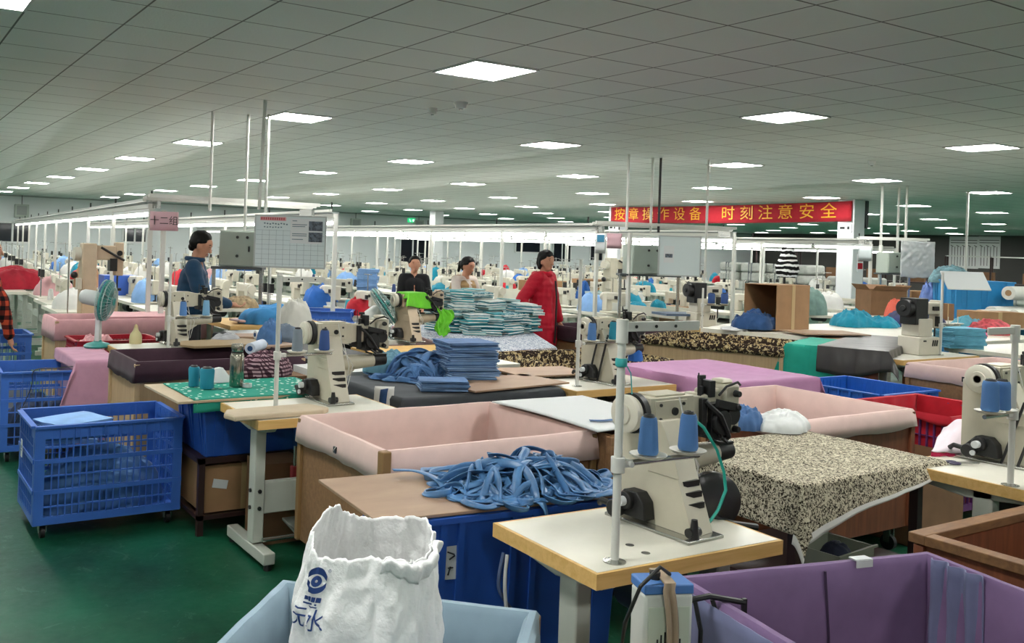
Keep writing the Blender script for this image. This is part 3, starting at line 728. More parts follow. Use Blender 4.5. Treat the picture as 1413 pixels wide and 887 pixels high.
# blue tub, tan board and blue straps
tub('dark blue plastic tub under the tan board, behind the foreground table', (1.62, 2.63, 0), .86, .48, .02, .775, blue_tub, -.09)
lb = MB()
p = at(604, 755, .6)
_o = V((1.62, 2.63, 0))+Matrix.Rotation(-.09, 3, 'Z') @ V((.138, .004, 0))
sticker = thing('sticker', 'pale handwritten label stuck on the dark blue tub', 'label', (_o.x, _o.y, .62), -.09)
MB().box((0, .002, 0), (.06, .004, .12), ry=.05).build('paper', paper, sticker, smooth=False)
MB().box((0, -.0015, .03), (.03, .002, .005), ry=.4).box((.005, -.0015, .015), (.025, .002, .005), ry=-.5).box((0, -.0015, -.02), (.02, .002, .004)).box((-.005, -.0015, -.03), (.005, .002, .03), ry=.3).build('handwriting', mat('ink', '#2a2c33', .6), sticker, smooth=False)
o = MB().prism([(0, 0), (.98, 0), (.98, .56), (0, .56)], .778, .79, 'Z').build('tan_board', board, bevel=.002)
place(o, (1.475, 2.645, 0), -.09); tag(o, 'wide tan board carrying the heap of blue straps', 'board')
def straps(n, c, w, d, h, seed, label, m=denim_m, width=.026):
    b = MB(); rd = random.Random(seed)
    for i in range(n):
        a = rd.uniform(0, 2*PI); rr = math.sqrt(rd.random())*.8; x, y = math.cos(a)*rr*w/2, math.sin(a)*rr*d/2; hd = rd.uniform(0, 2*PI); pts = []
        lev = rd.uniform(.1, 1.0); N = 44; cur = rd.uniform(-.12, .12); ph = rd.uniform(0, 6)
        for k in range(N):
            e = (x/(w/2))**2+(y/(d/2))**2
            zz = h*lev*max(0, 1-e)**.7+.008+.010*math.sin(k*.33+ph)*(.4+lev)
            pts.append(V((x, y, max(.006, zz)))); hd += cur+rd.uniform(-.12, .12)
            if rd.random() < .06: cur = rd.uniform(-.22, .22)
            if e > .95: hd += .35
            x += math.cos(hd)*.017; y += math.sin(hd)*.015
        vs = []; tw = rd.uniform(-.6, .6); dt = rd.uniform(-.05, .05); wd = width*rd.uniform(.85, 1.3)
        for k in range(N):
            t_ = (pts[min(k+1, N-1)]-pts[max(k-1, 0)]).normalized(); sd = t_.cross(V((0, 0, 1))).normalized()
            tw += dt; up = sd.cross(t_); q = sd*math.cos(tw)+up*math.sin(tw)
            for s_ in (-1, -.33, .33, 1): p_ = pts[k]+q*(wd/2*s_)+up*(.003 if abs(s_) < .5 else 0); p_.z = max(.004, p_.z); vs.append(p_)
        b.add(vs, [(k*4+j, k*4+j+1, k*4+j+5, k*4+j+4) for k in range(N-1) for j in range(3)])
    o = b.build('strap_heap', m, solid=.0035, smooth=True, ang=75); place(o, c, -.09); return tag(o, label, 'straps', kind='stuff')
strap_m = mat('blue_strap', '#4672a0', .38, nz=(14, .25), spec=.6)
sp = at(722, 672, .79)
straps(64, (sp.x, sp.y, .79), .66, .40, .13, 4, 'tangled heap of blue straps spread on the tan board', strap_m)
def ribbon(pts, w, m, name, label, cat='strap', th=.003, sub=6, flat=True):
    P_ = [V(p) for p in pts]; Q = []
    for i in range(len(P_)-1):
        a, b_, c, d = P_[max(i-1, 0)], P_[i], P_[i+1], P_[min(i+2, len(P_)-1)]
        for k in range(sub):
            t_ = k/sub; Q.append(.5*((2*b_)+(c-a)*t_+(2*a-5*b_+4*c-d)*t_*t_+(3*b_-a-3*c+d)*t_**3))
    Q.append(P_[-1]); vs = []
    for i, p_ in enumerate(Q):
        t_ = (Q[min(i+1, len(Q)-1)]-Q[max(i-1, 0)]); t_ = t_.normalized(); sd = t_.cross(V((0, 0, 1)))
        sd = sd.normalized() if sd.length > .25 else (ribbon.last if ribbon.last else V((1, 0, 0))); ribbon.last = sd
        vs += [p_-sd*w/2, p_, p_+sd*w/2]
    o = MB().add(vs, [(i*3+j, i*3+j+1, i*3+j+4, i*3+j+3) for i in range(len(Q)-1) for j in (0, 1)]).build(name, m, solid=th, ang=70)
    return tag(o, label, cat)
ribbon.last = None
q = [at(a, b, .80) for a, b in [(542, 657), (575, 657), (605, 668), (622, 684), (650, 692), (690, 690)]]
for i, dz in enumerate((.03, .025, .02, .005, .004, .01)): q[i].z += dz-.005
ribbon(q, .03, strap_m, 'strap', 'single blue strap trailing left from the heap on the tan board')
e0 = at(738, 690, .80); ribbon([e0+V((0, .05, .03)), e0, e0+V((.005, -.035, -.003)), e0+V((.012, -.05, -.03)), e0+V((.016, -.05, -.07))], .035, strap_m, 'strap', 'blue strap end hanging over the front edge of the tan board')

# pink lined bin (left) and white sheet
panel_bin('wooden bin lined with pale pink cloth, in front of the grey-covered denim table', (1.93, 3.40, 0), 1.16, .86, .2, .815, 0, pink, ply, .12, seed=2, corner=mat('bare_post', '#8a6a42', .6))
_pb = [o for o in C.objects if o.get('label', '').startswith('wooden bin lined with pale pink cloth, in front')][0]
MB().bb((-.034, -.034, .60), (.012, .012, .825)).build('bare_post', mat('bare_post', '#8a6a42', .6), _pb, bevel=.006)
for (x, y, z, lab) in [(1.905, 3.83, .74, 'small black clip on the left side of the pink-lined bin')]:
    r = thing('clip', lab, 'clip', (x, y, z)); MB().box((0, 0, 0), (.01, .03, .03)).build('clip_body', black, r, bevel=.002); MB().tube([(-.004, -.012, -.015), (-.012, -.01, 0), (-.004, -.012, .015)], .0025, 6).build('clip_wire', steel, r)
panel_bin('plain wooden bin under the white sheet, right of the pink-lined bin', (3.12, 3.30, 0), .62, .86, .2, .815, 0, None, ply, seed=3)
o = MB().grid(lambda u, v: (u*.66, v*.86, .012*math.sin(u*4+1)*math.sin(v*3)+.018*u*(1-v)), 24, 24).build('white_sheet', paper, solid=.008); place(o, (3.03, 3.30, .84), 0)
tag(o, 'large white sheet lying across the bins right of the pink lining', 'sheet')
ds = at(832, 580, .86)
ribbon([ds+V((-.06, .03, 0)), ds, ds+V((.07, -.02, .004)), ds+V((.12, -.05, 0))], .03, denim_m, 'fabric_scrap', 'small denim scraps on the right corner of the white sheet', 'scrap')

# grey-blue bin with white sack
a = at(392, 800, .70); b = at(737, 842, .70); u = (b-a); W = .62
ub = u.normalized(); yb = V((-ub.y, ub.x, 0))
o_ = a-yb*W
panel_bin('blue-grey fabric-lined bin at the bottom edge, holding the white sack', (o_.x, o_.y, 0), u.length, W, .12, .69, math.atan2(u.y, u.x), slate, ply, .3, seed=5, wrinkle=.016)
sc0 = (a+b)/2-yb*.30; sc0.z = 0
sc0 = sc0-ub*.015
sackm = mat('woven_sack', '#fbfbfa', .5, nz=(30, .01), bump=(38, .5, .010))
sackm.node_tree.nodes['Principled BSDF'].inputs['Subsurface Weight'].default_value = .5; sackm.node_tree.nodes['Principled BSDF'].inputs['Subsurface Radius'].default_value = (.06, .06, .06)
def sack_pt(th, z, off=0):
    k = (z-.2)/.88; kk = max(0, min(1, (z-.78)/.28))
    wx, wy = .185-.055*kk-.02*max(0, .4-k), .135-.03*kk
    c, s_ = math.cos(th), math.sin(th); e = .72
    x = wx*math.copysign(abs(c)**e, c); y = wy*math.copysign(abs(s_)**e, s_)
    f = .016*nz(th*2.2, z*3.5, 1)+.010*nz(th*6, z*9, 3)+.006*nz(th*13+nz(th*4, z*6)*2, z*22, 5)
    cr = math.exp(-((th-4.75-.5*(1.05-z))/.17)**2)*.045*min(1, max(.25, (z-.55)*2.5))     # a deep fold down the front
    k3 = 1+(f+off-cr)/.15
    lean = .03*kk
    return V((x*k3+lean-.02, y*k3, z))
def rim(th):
    d_ = lambda c, w: math.exp(-(((th-c+PI) % (2*PI)-PI)/w)**2)
    return .955+.05*d_(2.75, .6)+.03*d_(1.1, .6)-.03*d_(4.4, .6)-.02*d_(5.6, .5)+.012*nz(th*5, 2)+.006*nz(th*17, 4)
def sack_fn(u_, v_):
    th = 2*PI*u_; zt = rim(th); z = .2+(zt-.2)*v_; p_ = sack_pt(th, z); p_.z += .004*nz(th*9, z*14, 7); return p_
sk = thing('woven_sack', 'white woven plastic sack with a blue eye emblem standing in the blue-grey bin', 'sack', sc0, math.atan2(ub.y, ub.x))
sb = MB().grid(sack_fn, 160, 90, wu=True); n_ = len(sb.v); sb.v.append((0, 0, .2)); sb.f += [(i*90, n_, ((i+1) % 160)*90) for i in range(160)]; sb.mi += [0]*160
sb.build('bag', sackm, sk, solid=.003, ang=80)
# a torn flap of the mouth folded outward at the front right
fl = MB().grid(lambda u_, v_: (lambda th, zt: sack_pt(th, zt-.004-.05*v_*(1-abs(u_-.5)*.9), .006+.012*math.sin(v_*PI))+V((0, 0, .012*math.sin(v_*PI))))(4.95+u_*1.5, rim(4.95+u_*1.5)), 40, 12).build('folded_mouth', sackm, sk, solid=.002, ang=80)
ink = mat('sack_ink', '#22407e', .6)
def on_sack(bm_or_me, th0, z0, name, sx=1, m=ink):
    me = bm_or_me
    bm = bmesh.new(); bm.from_mesh(me); bmesh.ops.triangulate(bm, faces=bm.faces[:])
    bmesh.ops.subdivide_edges(bm, edges=bm.edges[:], cuts=1); bm.to_mesh(me); bm.free()
    for v in me.vertices:
        th = th0+v.co.x/.165*sx; z = z0+v.co.y; p_ = sack_pt(th, z, .0042); v.co = p_
    o = bpy.data.objects.new(name, me); C.objects.link(o); o.parent = sk
    if not me.materials: me.materials.append(m)
    return o
TH = 4.16
on_sack(text_mesh('元水', .056, 1.05), TH-.02, .772, 'lettering')
on_sack(text_mesh('®', .012), TH+.22, .897, 'lettering')
eb = MB()
def disc2(cx, cy, r0, r1, a0=0, a1=2*PI, n=28, sy=1):
    vs = []; 
    for i in range(n+1):
        a_ = a0+(a1-a0)*i/n; vs += [(cx+r0*math.cos(a_), cy+r0*math.sin(a_)*sy, 0), (cx+r1*math.cos(a_), cy+r1*math.sin(a_)*sy, 0)]
    eb.add(vs, [(2*i, 2*i+1, 2*i+3, 2*i+2) for i in range(n)])
# the eye: filled dome above, lens gap, round pupil with a small white centre, crescent below
n = 24; vs = []
for i in range(n+1):
    x = -.029+.058*i/n; yo = math.sqrt(max(0, .032**2-x*x)); yi = .013*(1-(x/.029)**2)+.002; vs += [(x, yi, 0), (x, max(yi, yo), 0)]
eb.add(vs, [(2*i, 2*i+1, 2*i+3, 2*i+2) for i in range(n)])
vs = []
for i in range(n+1):
    x = -.029+.058*i/n; yo = -math.sqrt(max(0, .032**2-x*x)); yi = -.017*(1-(x/.029)**2)-.001; vs += [(x, min(yi, yo), 0), (x, max(yi, yo) if yi > yo else yi, 0)]
eb.add(vs, [(2*i, 2*i+1, 2*i+3, 2*i+2) for i in range(n)])
disc2(0, -.002, .0035, .0135)
me = eb.mesh('emblem', ink, smooth=False); on_sack(me, TH+.03, .87, 'emblem')
sm = MB()
for (x, y, w, h) in [(-.02, 0, .012, .010), (-.006, 0, .009, .012), (.007, 0, .011, .012), (.02, 0, .012, .012), (-.004, -.012, .045, .004), (.006, -.018, .03, .003)]: sm.add([(x-w/2, y-h/2, 0), (x+w/2, y-h/2, 0), (x+w/2, y+h/2, 0), (x-w/2, y+h/2, 0)], [(0, 1, 2, 3)])
on_sack(sm.mesh('small_print', ink, smooth=False), TH+.02, .824, 'small_print')

# purple lined bin (bottom right)
a = at(937, 797, .8); b = at(1279, 763, .8); u = b-a; yb = V((-u.y, u.x, 0)).normalized(); W = .74; o_ = a-yb*W
panel_bin('purple fabric-lined bin in the bottom right corner', (o_.x, o_.y, 0), u.length, W, .1, .795, math.atan2(u.y, u.x), purple, ply, .26, seed=8, wrinkle=.015)
_pp = [o for o in C.objects if o.get('label', '').startswith('purple fabric-lined bin')][0]; _L = u.length
fold_m = cloth('lavender_fold', '#6d7191', .08)
MB().grid(lambda a_, b_: (_L-.035-.012*math.sin(a_*19)-.006*nz(a_*8, b_*3), W-.05-a_*.17-.02*(1-b_)*a_, .40+b_*.405), 40, 14).build('corner_fold', fold_m, _pp, solid=.004)
MB().grid(lambda a_, b_: (-.028-.006*abs(nz(a_*9, b_*4)), .02+a_*(W-.04), .56+b_*.235+.02*nz(a_*4, 3)*(1-b_)), 40, 8).build('side_fold', fold_m, _pp, solid=.004)
MB().tube([(_L*.55, W-.043, .40), (_L*.545, W-.041, .6), (_L*.53, W-.033, .79)], .004, 6).build('seam', cloth('dark_plum', '#3b2c44', .1), _pp)
tp = at(1183, 770, .806); o = MB().box((0, 0, 0), (.06, .03, .004)).box((0, -.0165, -.011), (.06, .003, .022)).build('tape_piece', paper); place(o, (tp.x, tp.y-.01, .809), math.atan2(u.y, u.x)); tag(o, 'small strip of white tape on the rim of the purple bin', 'tape')
# reddish wooden bin at right
r = panel_bin('open reddish-brown wooden bin at the right edge, in front of the leopard cloth', (3.27, .95, 0), .98, .92, .1, .70, 0, None, ply_red, seed=4)
rimw = wood('rim_wood', '#6b4a30', '#8a6540', stretch=(3, 12, 12))
for (a_, b_) in [((-.03, -.03), (1.01, .03)), ((-.03, .89), (1.01, .95)), ((-.03, .03), (.03, .89)), ((.95, .03), (1.01, .89))]: MB().bb((a_[0], a_[1], .70), (b_[0], b_[1], .735)).build('rim_rail', rimw, r, bevel=.003)
# white heater box tied with a beige strip, below the table front
hp = dp(912, 850, 2.36); hb = carton('brown cardboard box on the floor below the front of the foreground table', (hp.x-.27, hp.y-.10, 0), .46, .34, hp.z-.155, -.35, card, tape=False)
r = thing('fan_heater', 'white slotted heater box tied with a beige cloth strip below the table', 'heater', (hp.x, hp.y, hp.z-.153), -.38)
wp = mat('heater_white', '#c9ccc4', .4, nz=(6, .05))
cs = MB().bb((-.065, -.045, 0), (.065, .045, .225)); cs.build('casing', wp, r, bevel=.008)
MB().bb((-.066, -.046, .225), (.066, .046, .25)).build('blue_lid', mat('heater_blue', '#4a76b4', .5), r, bevel=.004)
gb = MB(); gb.bb((-.055, -.048, .02), (.055, -.045, .195)); gb.build('front_grille', mat('grille_pale', '#b7bfae', .5), r, bevel=.002)
gg = MB()
for i in range(9):
    x = -.04+i*.01; h_ = .06+.045*math.cos((i-4)*.33); gg.bb((x-.002, -.0495, .03), (x+.002, -.0475, .03+h_))
gg.build('slot', blackp, r, smooth=False)
beige = cloth('beige_strip', '#a08c77', .1)
MB().grid(lambda u_, v_: (-.0+.03*(u_-.5)+.012*math.sin(v_*5)-.02*v_ if v_ < .6 else .03*(u_-.5)-.0+.004*math.sin(v_*9), (-.056-.004*math.sin(u_*9) if v_ < .6 else -.056+(v_-.6)/.4*.11), (.02+v_/.6*.232+.004*math.sin(u_*7) if v_ < .6 else .256)), 10, 24).build('cloth_strip', beige, r, solid=.004)
cb_ = MB(); cb_.tube([(.02, 0, .26), (-.02, -.03, .29), (-.08, -.05, .25), (-.11, -.03, .15), (-.11, 0, 0), (-.1, .02, -.15)], .005); cb_.build('power_cable', black, r)
MB().cyl((-.02, .0, .25), (-.02, .0, .268), .014).build('knob', blackp, r)
r2 = thing('metal_bracket', 'black metal bracket arm sticking out right of the white heater box', 'bracket', (hp.x+.06, hp.y-.03, hp.z+.02), -.3)
MB().tube([(0, 0, .02), (.06, -.005, .03), (.16, -.01, .01)], .008).box((.16, -.01, -.06), (.012, .01, .16)).build('arm', blackp, r2); MB().tube([(.02, 0, .03), (.03, -.02, -.05), (.03, -.02, -.25)], .006, 6).tube([(.07, -.005, .02), (.09, -.02, -.05), (.09, -.02, -.25)], .006, 6).build('cable', blackp, r2)
# cables hanging under the table's left end
c0 = at(700, 765, .72)
for i, (lab, pts, m_) in enumerate([('grey power cable hanging below the left end of the foreground table', [(0, 0, 0), (-.02, -.02, -.1), (.0, -.03, -.25), (.06, -.02, -.4), (.12, 0, -.55), (.14, 0, -.71)], mat('cable_grey', '#aeb0ae', .5)), ('dark looped cable hanging below the left end of the foreground table', [(0, .02, 0), (-.03, .0, -.1), (.02, -.01, -.18), (.08, .03, -.25), (.1, .05, -.4), (.1, .05, -.71)], mat('cable_blue', '#3b4a6a', .5))]):
    P_ = [c0+V(p_) for p_ in pts]; Q = []
    for k in range(len(P_)-1):
        a_, b_, c_, d_ = P_[max(k-1, 0)], P_[k], P_[k+1], P_[min(k+2, len(P_)-1)]
        for s_ in range(6): t_ = s_/6; Q.append(.5*((2*b_)+(c_-a_)*t_+(2*a_-5*b_+4*c_-d_)*t_*t_+(3*b_-a_-3*c_+d_)*t_**3))
    tag(MB().tube(Q+[P_[-1]], .006, 8).build('power_cable', m_), lab, 'cable')

# pale leopard cloth on a table
lt = thing('work_table', 'dark-legged work table hidden under the pale leopard cloth', 'table', (3.26, 2.36, 0), 0)
MB().bb((0, 0, .755), (.98, .72, .785)).build('tabletop', ply, lt, smooth=False)
for x, y in [(.06, .06), (.92, .06), (.06, .66), (.92, .66)]: MB().bb((x-.02, y-.02, 0), (x+.02, y+.02, .755)).build('leg', maroon, lt, smooth=False)
MB().bb((.06, .05, .28), (.92, .07, .32)).bb((.05, .06, .28), (.07, .66, .32)).bb((.06, .65, .28), (.92, .67, .32)).build('stretcher', maroon, lt, smooth=False)
MB().bb((.05, .05, .32), (.93, .67, .335)).build('shelf', maroon, lt, smooth=False)
drape('pale leopard-print cloth spread over a table, its white selvedge hanging in front', 3.245, 4.27, 2.345, 3.09, .795, leo_p, (.20, .0, .23, .02), 'leopard_cloth', wave=.012, seed=3, uneven=.2, flare=.12, taper=.85, edge=whitec, edge_w=.03, nu=90, nv=80)
# tray and teal box below
r = thing('plastic_tray', 'grey-green plastic tray on the dark shelf below the leopard cloth', 'tray', (3.62, 2.42, .336), .1); tb = MB().bb((0, 0, 0), (.3, .22, .008))
for (p0, p1) in [((0, 0), (.3, .008)), ((0, .212), (.3, .22)), ((0, 0), (.008, .22)), ((.292, 0), (.3, .22))]: tb.bb((*p0, 0), (*p1, .09))
tb.build('tray', mat('tray_green', '#8b9382', .5), r, smooth=False); MB().bb((-.012, -.012, .085), (.312, .0, .095)).bb((-.012, .22, .085), (.312, .232, .095)).build('rim', mat('tray_green', '#8b9382', .5), r, smooth=False)
o = heap(.16, .14, .1, 4, mat('dark_navy_cloth', '#1c2438', .8), 'cloth_bundle', 'dark navy cloth bundle in the grey-green tray', loc=(3.76, 2.53, .345), nr=16, nt=28)
for i, (x, w) in enumerate([(3.32, .3), (3.66, .34)]):
    carton(['teal-painted box low under the leopard table, left', 'teal-painted box low under the leopard table, right'][i], (x, 2.5, 0), w, .4, .27, 0, mat('teal_box', '#1c7a69', .6, nz=(6, .1)), tape=False)
# white bag and blue cloth on the leopard cloth
p = at(1078, 592, .80); heap(.34, .26, .10, 9, mat('plastic_bag', '#cfd2d0', .3, nz=(8, .06)), 'plastic_bag', 'crumpled white plastic bag on the pale leopard cloth', 'bag', (p.x, p.y, .802), .2, rough=.7)
p = at(1028, 590, .80); heap(.26, .2, .12, 21, denim_m, 'denim_bundle', 'blue denim bundle left of the white bag on the leopard cloth', 'cloth', (p.x, p.y, .802), .5, rough=.8)

# right table with second cream machine
sewing_table('white-topped sewing table at the right edge, touching the leopard cloth tip', (4.10, 1.9, 0), .95, .58, 0)
m4 = post_machine('cream sewing machine at the right edge with two black holes in its side', (4.53, 2.24, T), 0)
MB().cyl((-.002, .0, .26), (-.008, .0, .26), .014, n=12).cyl((-.002, -.045, .26), (-.008, -.045, .26), .014, n=12).build('vent_hole', blackp, m4)
MB().box((-.02, -.06, .14), (.008, .01, .34), rx=.3).box((-.02, -.13, .14), (.008, .01, .3), rx=.3).build('belt', blackp, m4)
thread_stand('white thread pole with a bar pointing left at the right edge of the picture', (4.14, 2.0, T), PI, H=.66, top=.2, arm=.22, s0=.08, z=.30)
p = at(1362, 563, 1.07); q = at(1384, 565, 1.07)
cone('left of two blue thread cones by the machine at the right edge', (3.97, 2.005, T+.318), thread_b, .125, .034, .028); cone('right of two blue thread cones by the machine at the right edge', (4.06, 2.005, T+.318), thread_b, .12, .034, .028)
cn = [dp(1285, 622, 4.35), dp(1352, 628, 4.42), dp(1302, 590, 4.75), dp(1352, 566, 4.7)]
def bil(u_, v_, dz=0): return (cn[0]*(1-u_)+cn[1]*u_)*(1-v_)+(cn[2]*(1-u_)+cn[3]*u_)*v_+V((0, 0, dz+.05*math.sin(u_*PI)*math.sin(v_*PI)+.02*nz(u_*3, v_*3, 2)))
rc_ = thing('red_backed_cloth', 'white cloth with red underside flung beside the machine at the right edge', 'cloth', (0, 0, 0))
MB().grid(lambda u_, v_: bil(u_, v_), 24, 18).build('white_side', cloth('white_back_cloth', '#dccfd6', .04), rc_, solid=.003)
cn2 = [dp(1285, 625, 4.37), dp(1348, 652, 4.3), dp(1290, 642, 4.4), dp(1348, 662, 4.35)]
MB().grid(lambda u_, v_: (lambda top, bot: top*(1-v_)+bot*v_+V((0, 0, .012*nz(u_*6, v_*2))))(bil(u_, .02, -.006), V((cn[0]*(1-u_)+cn[1]*u_)[:2]+(max(.784, (cn[0].z*(1-u_)+cn[1].z*u_)-.10),))), 24, 8).build('red_underside', cloth('crimson', '#b31f4a', .1), rc_, solid=.003)
p = at(1318, 640, .785)
r = thing('scissors', 'dark purple-handled scissors on the right table', 'scissors', (p.x, p.y, .783), -.5)
MB().box((.05, 0, .006), (.12, .012, .004), .06).box((.05, 0, .01), (.12, .012, .004), -.06).build('blade', steel, r); MB().tube([(-.01+.022*math.cos(i*PI/6), .016+.014*math.sin(i*PI/6), .008) for i in range(12)], .005, 6, closed=True).tube([(-.01+.022*math.cos(i*PI/6), -.016+.014*math.sin(i*PI/6), .008) for i in range(12)], .005, 6, closed=True).build('handle', mat('purple_handle', '#2b2244', .4), r)

# second table and machine (left)
sewing_table('white-topped sewing table with grey legs standing on the green floor, left of the pink bin', (1.75, 4.40, 0), .86, .58, 0)
post_machine('cream sewing machine on the table behind the pink-lined bin, left of the denim', (2.30, 4.86, T), 0)
thread_stand('white thread pole on the table left of the pink bin', (1.97, 4.71, T), 0, H=.72, top=.26)
cone('grey thread cone on the thread stand left of the pink bin', (2.085, 4.705, T+.308), thread_g, .125); cone('blue thread cone on the thread stand left of the pink bin', (2.25, 4.705, T+.308), mat('navy_thread', '#2c4c86', .7), .115)
o = MB().prism([(0, 0), (.5, 0), (.56, .06), (.5, .22), (.03, .2), (-.02, .1)], 0, .028, 'Z').build('folded_paper', mat('kraft_cream', '#c3b298', .75, nz=(5, .08)), bevel=.008); place(o, (1.63, 4.42, T+.001), .02); tag(o, 'folded cream paper wrap lying over the left end of the second table', 'paper')
p = at(408, 541, T); r = thing('scissors', 'black scissors lying by the cream machine on the second table', 'scissors', (p.x, p.y, T+.002), .2)
MB().box((.05, 0, .004), (.11, .012, .004), .06).box((.05, 0, .008), (.11, .012, .004), -.06).build('blade', steel, r); MB().tube([(-.01+.022*math.cos(i*PI/6), .016+.014*math.sin(i*PI/6), .006) for i in range(12)], .004, 6, closed=True).tube([(-.01+.022*math.cos(i*PI/6), -.016+.014*math.sin(i*PI/6), .006) for i in range(12)], .004, 6, closed=True).build('handle', blackp, r)
# goods under the second table
carton('green box on the floor under the second table', (2.28, 4.75, 0), .3, .3, .42, 0, mat('green_box', '#2f8f62', .6, nz=(5, .1)), tape=False)
carton('small dark brown box under the second table, by its left leg', (1.95, 4.8, 0), .26, .26, .45, 0, card_d, tape=False)
r = thing('hand_tool', 'small red hand tool hanging under the second table', 'tool', (2.1, 4.72, .36)); MB().bb((-.02, -.02, 0), (.03, .02, .09)).build('red_body', mat('tool_red', '#a83a40', .5), r, bevel=.006); MB().cyl((0, 0, .09), (0, 0, .2), .01).build('shaft', steel, r)
r = thing('control_box', 'grey motor control box fixed under the second table top', 'control box', (2.3, 4.5, .55)); MB().bb((0, 0, 0), (.13, .09, .18)).build('case', grey_leg, r, bevel=.008); MB().tube([(.06, .0, 0), (.04, -.02, -.1), (.0, 0, -.2), (-.05, .1, -.12), (-.2, .15, -.15)], .006, 6).build('cable', blackp, r)

# polka cloth, board, blue tub and dark stool
st = thing('stool_stand', 'dark maroon stool frame holding a cardboard box under the blue tub', 'stand', (1.68, 5.1, 0))
for x, y in [(0, 0), (.62, 0), (0, .58), (.62, .58)]: MB().bb((x, y, 0), (x+.035, y+.035, .44)).build('leg', maroon, st, smooth=False)
MB().bb((0, 0, .41), (.655, .615, .445)).build('seat_board', maroon, st, smooth=False); MB().bb((.0, .0, .09), (.655, .02, .115)).bb((0, 0, .09), (.02, .615, .115)).bb((0, .595, .09), (.655, .615, .115)).bb((.02, .02, .085), (.64, .6, .09)).build('lower_rail', maroon, st, smooth=False)
cb = carton('worn cardboard box with a white paper scrap inside the maroon stool frame', (1.72, 5.14, .118), .5, .42, .27, 0, card)
MB().box((.1, -.003, .16), (.09, .003, .05), ry=.2).build('paper_scrap', paper, cb, smooth=False)
tub('blue plastic tub under the polka-dot cloth', (1.69, 5.08, .446), .72, .54, 0, .335, blue_tub, 0)
o = MB().bb((0, 0, 0), (.98, .66, .014)).build('thin_board', mat('pale_board', '#b8a78c', .6, nz=(4, .08)), bevel=.002); place(o, (1.51, 4.98, .783), .02); tag(o, 'pale-edged board lying under the polka-dot cloth', 'board')
drape('teal cloth with white polka dots spread over the board beside the steel flask', 1.60, 2.47, 5.0, 5.6, .803, dots, (0, .03, .07, 0), 'polka_dot_cloth', seed=1, nu=50, nv=40, wave=.01)
z8 = .808
p = at(268, 534, z8); cone('left of two teal thread cones on the polka-dot cloth', (p.x, p.y+.01, z8), thread_t, .12, .032, .031); p = at(281, 536, z8); cone('right of two teal thread cones on the polka-dot cloth', (p.x+.012, p.y-.02, z8), thread_t, .122, .042, .040)
p = at(326, 533, z8); fk = thing('vacuum_flask', 'brushed steel vacuum flask standing on the polka-dot cloth', 'flask', (p.x, p.y, z8))
MB().lathe([(.04, 0), (.043, .004), (.043, .185), (.036, .2), (.034, .203)], n=32).build('body', chrome, fk); MB().lathe([(.036, .206), (.036, .214), (.033, .218)], n=30).build('seal_ring', blackp, fk); MB().lathe([(.035, .212), (.038, .216), (.038, .25), (.034, .258), (0, .26)], n=30).build('cap', chrome, fk)
p = at(308, 528, z8); o = MB().lathe([(.075, 0), (.02, .085), (.0, .09)], n=14).build('paper_cone', paper); o.scale = (1.3, .8, 1); place(o, (p.x-.01, p.y+.06, z8), 0); tag(o, 'crumpled white paper cone behind the teal thread cones', 'paper')
p = at(341, 534, z8); r = thing('tape_roll', 'small white tape roll beside the steel flask', 'tape', (p.x, p.y, z8)); MB().lathe([(.012, 0), (.028, 0), (.028, .022), (.012, .022)], n=22).build('roll', paper, r); MB().lathe([(.0115, -.0), (.0118, .023), (.009, .023), (.009, 0)], n=20).build('core', card, r)

# plum-lined bin and goods in it
panel_bin('wooden bin lined with dark plum cloth, behind the blue trolley crate', (1.60, 6.22, 0), 1.2, .72, .06, .85, 0, plum, ply_l, .13, seed=12, corner=ply_l)
MB_ = None
p = at(360, 515, .8); heap(.42, .3, .16, 33, pcheck, 'checked_cloth', 'crumpled plum checked cloth behind the steel flask', 'cloth', (2.32, 5.78, .80), .3, rough=.8)
carton('cardboard box under the checked cloth behind the polka-dot board', (2.1, 5.68, 0), .5, .4, .795, 0, card_d, tape=False)

# blue trolley crates
crate('large blue lattice trolley crate on the green floor at left, nearest of the blue crates', (.845, 5.385, 0), .82, .57, .085, .635, 0, cell=.036, solid_ends=True)
bl2 = mat('blue_plastic_pale', '#3a68b4', .45, nz=(5, .1))
crate('blue lattice crate with a black strap, behind the nearest trolley crate', (.9, 7.3, 0), .66, .66, .085, .67, -.05)
crate('pale-edged small blue crate at the left edge under the plaid sleeve', (.72, 8.9, 0), .62, .5, .3, .78, 0, bl2, casters=False)
carton('grey-white carton under the small blue crate at the left edge', (.7, 8.88, 0), .66, .54, .295, 0, mat('grey_card', '#8c9098', .7), tape=False)
kf = 0
for i in range(5):
    o = folded(.34, .3, .022, skyc, None, i).build('folded_fabric', denim if i % 2 else skyc, bevel=0); place(o, (1.06+.01*i, 5.66+.006*i, .5+.0225*i), .15*i-.2)
    tag(o, ['lowest blue folded fabric in the nearest blue crate', 'second folded fabric from below in the nearest blue crate', 'middle folded fabric in the nearest blue crate', 'fourth folded fabric from below in the nearest blue crate', 'topmost pale folded fabric in the nearest blue crate'][i], 'fabric', 'folded fabrics in the nearest crate')
heap(.72, .46, .36, 51, denim, 'fabric_pile', 'loose blue fabric filling the nearest blue crate', 'cloth', (1.25, 5.67, .1), 0, rough=.55)
heap(.5, .5, .36, 57, mat('dark_blue_mix', '#2a3a58', .8, nz=(12, .5)), 'fabric_pile', 'dark fabric filling the crate with the black strap', 'cloth', (1.23, 7.6, .1), 0, rough=.6)
ribbon([(1.0, 7.28, .30), (1.1, 7.27, .55), (1.12, 7.27, .68), (1.3, 7.27, .69), (1.5, 7.26, .70), (1.56, 7.25, .60), (1.58, 7.25, .35)], .03, blackp, 'strap', 'black strap tied across the blue crate behind the nearest one')
p = at(110, 684, .4)
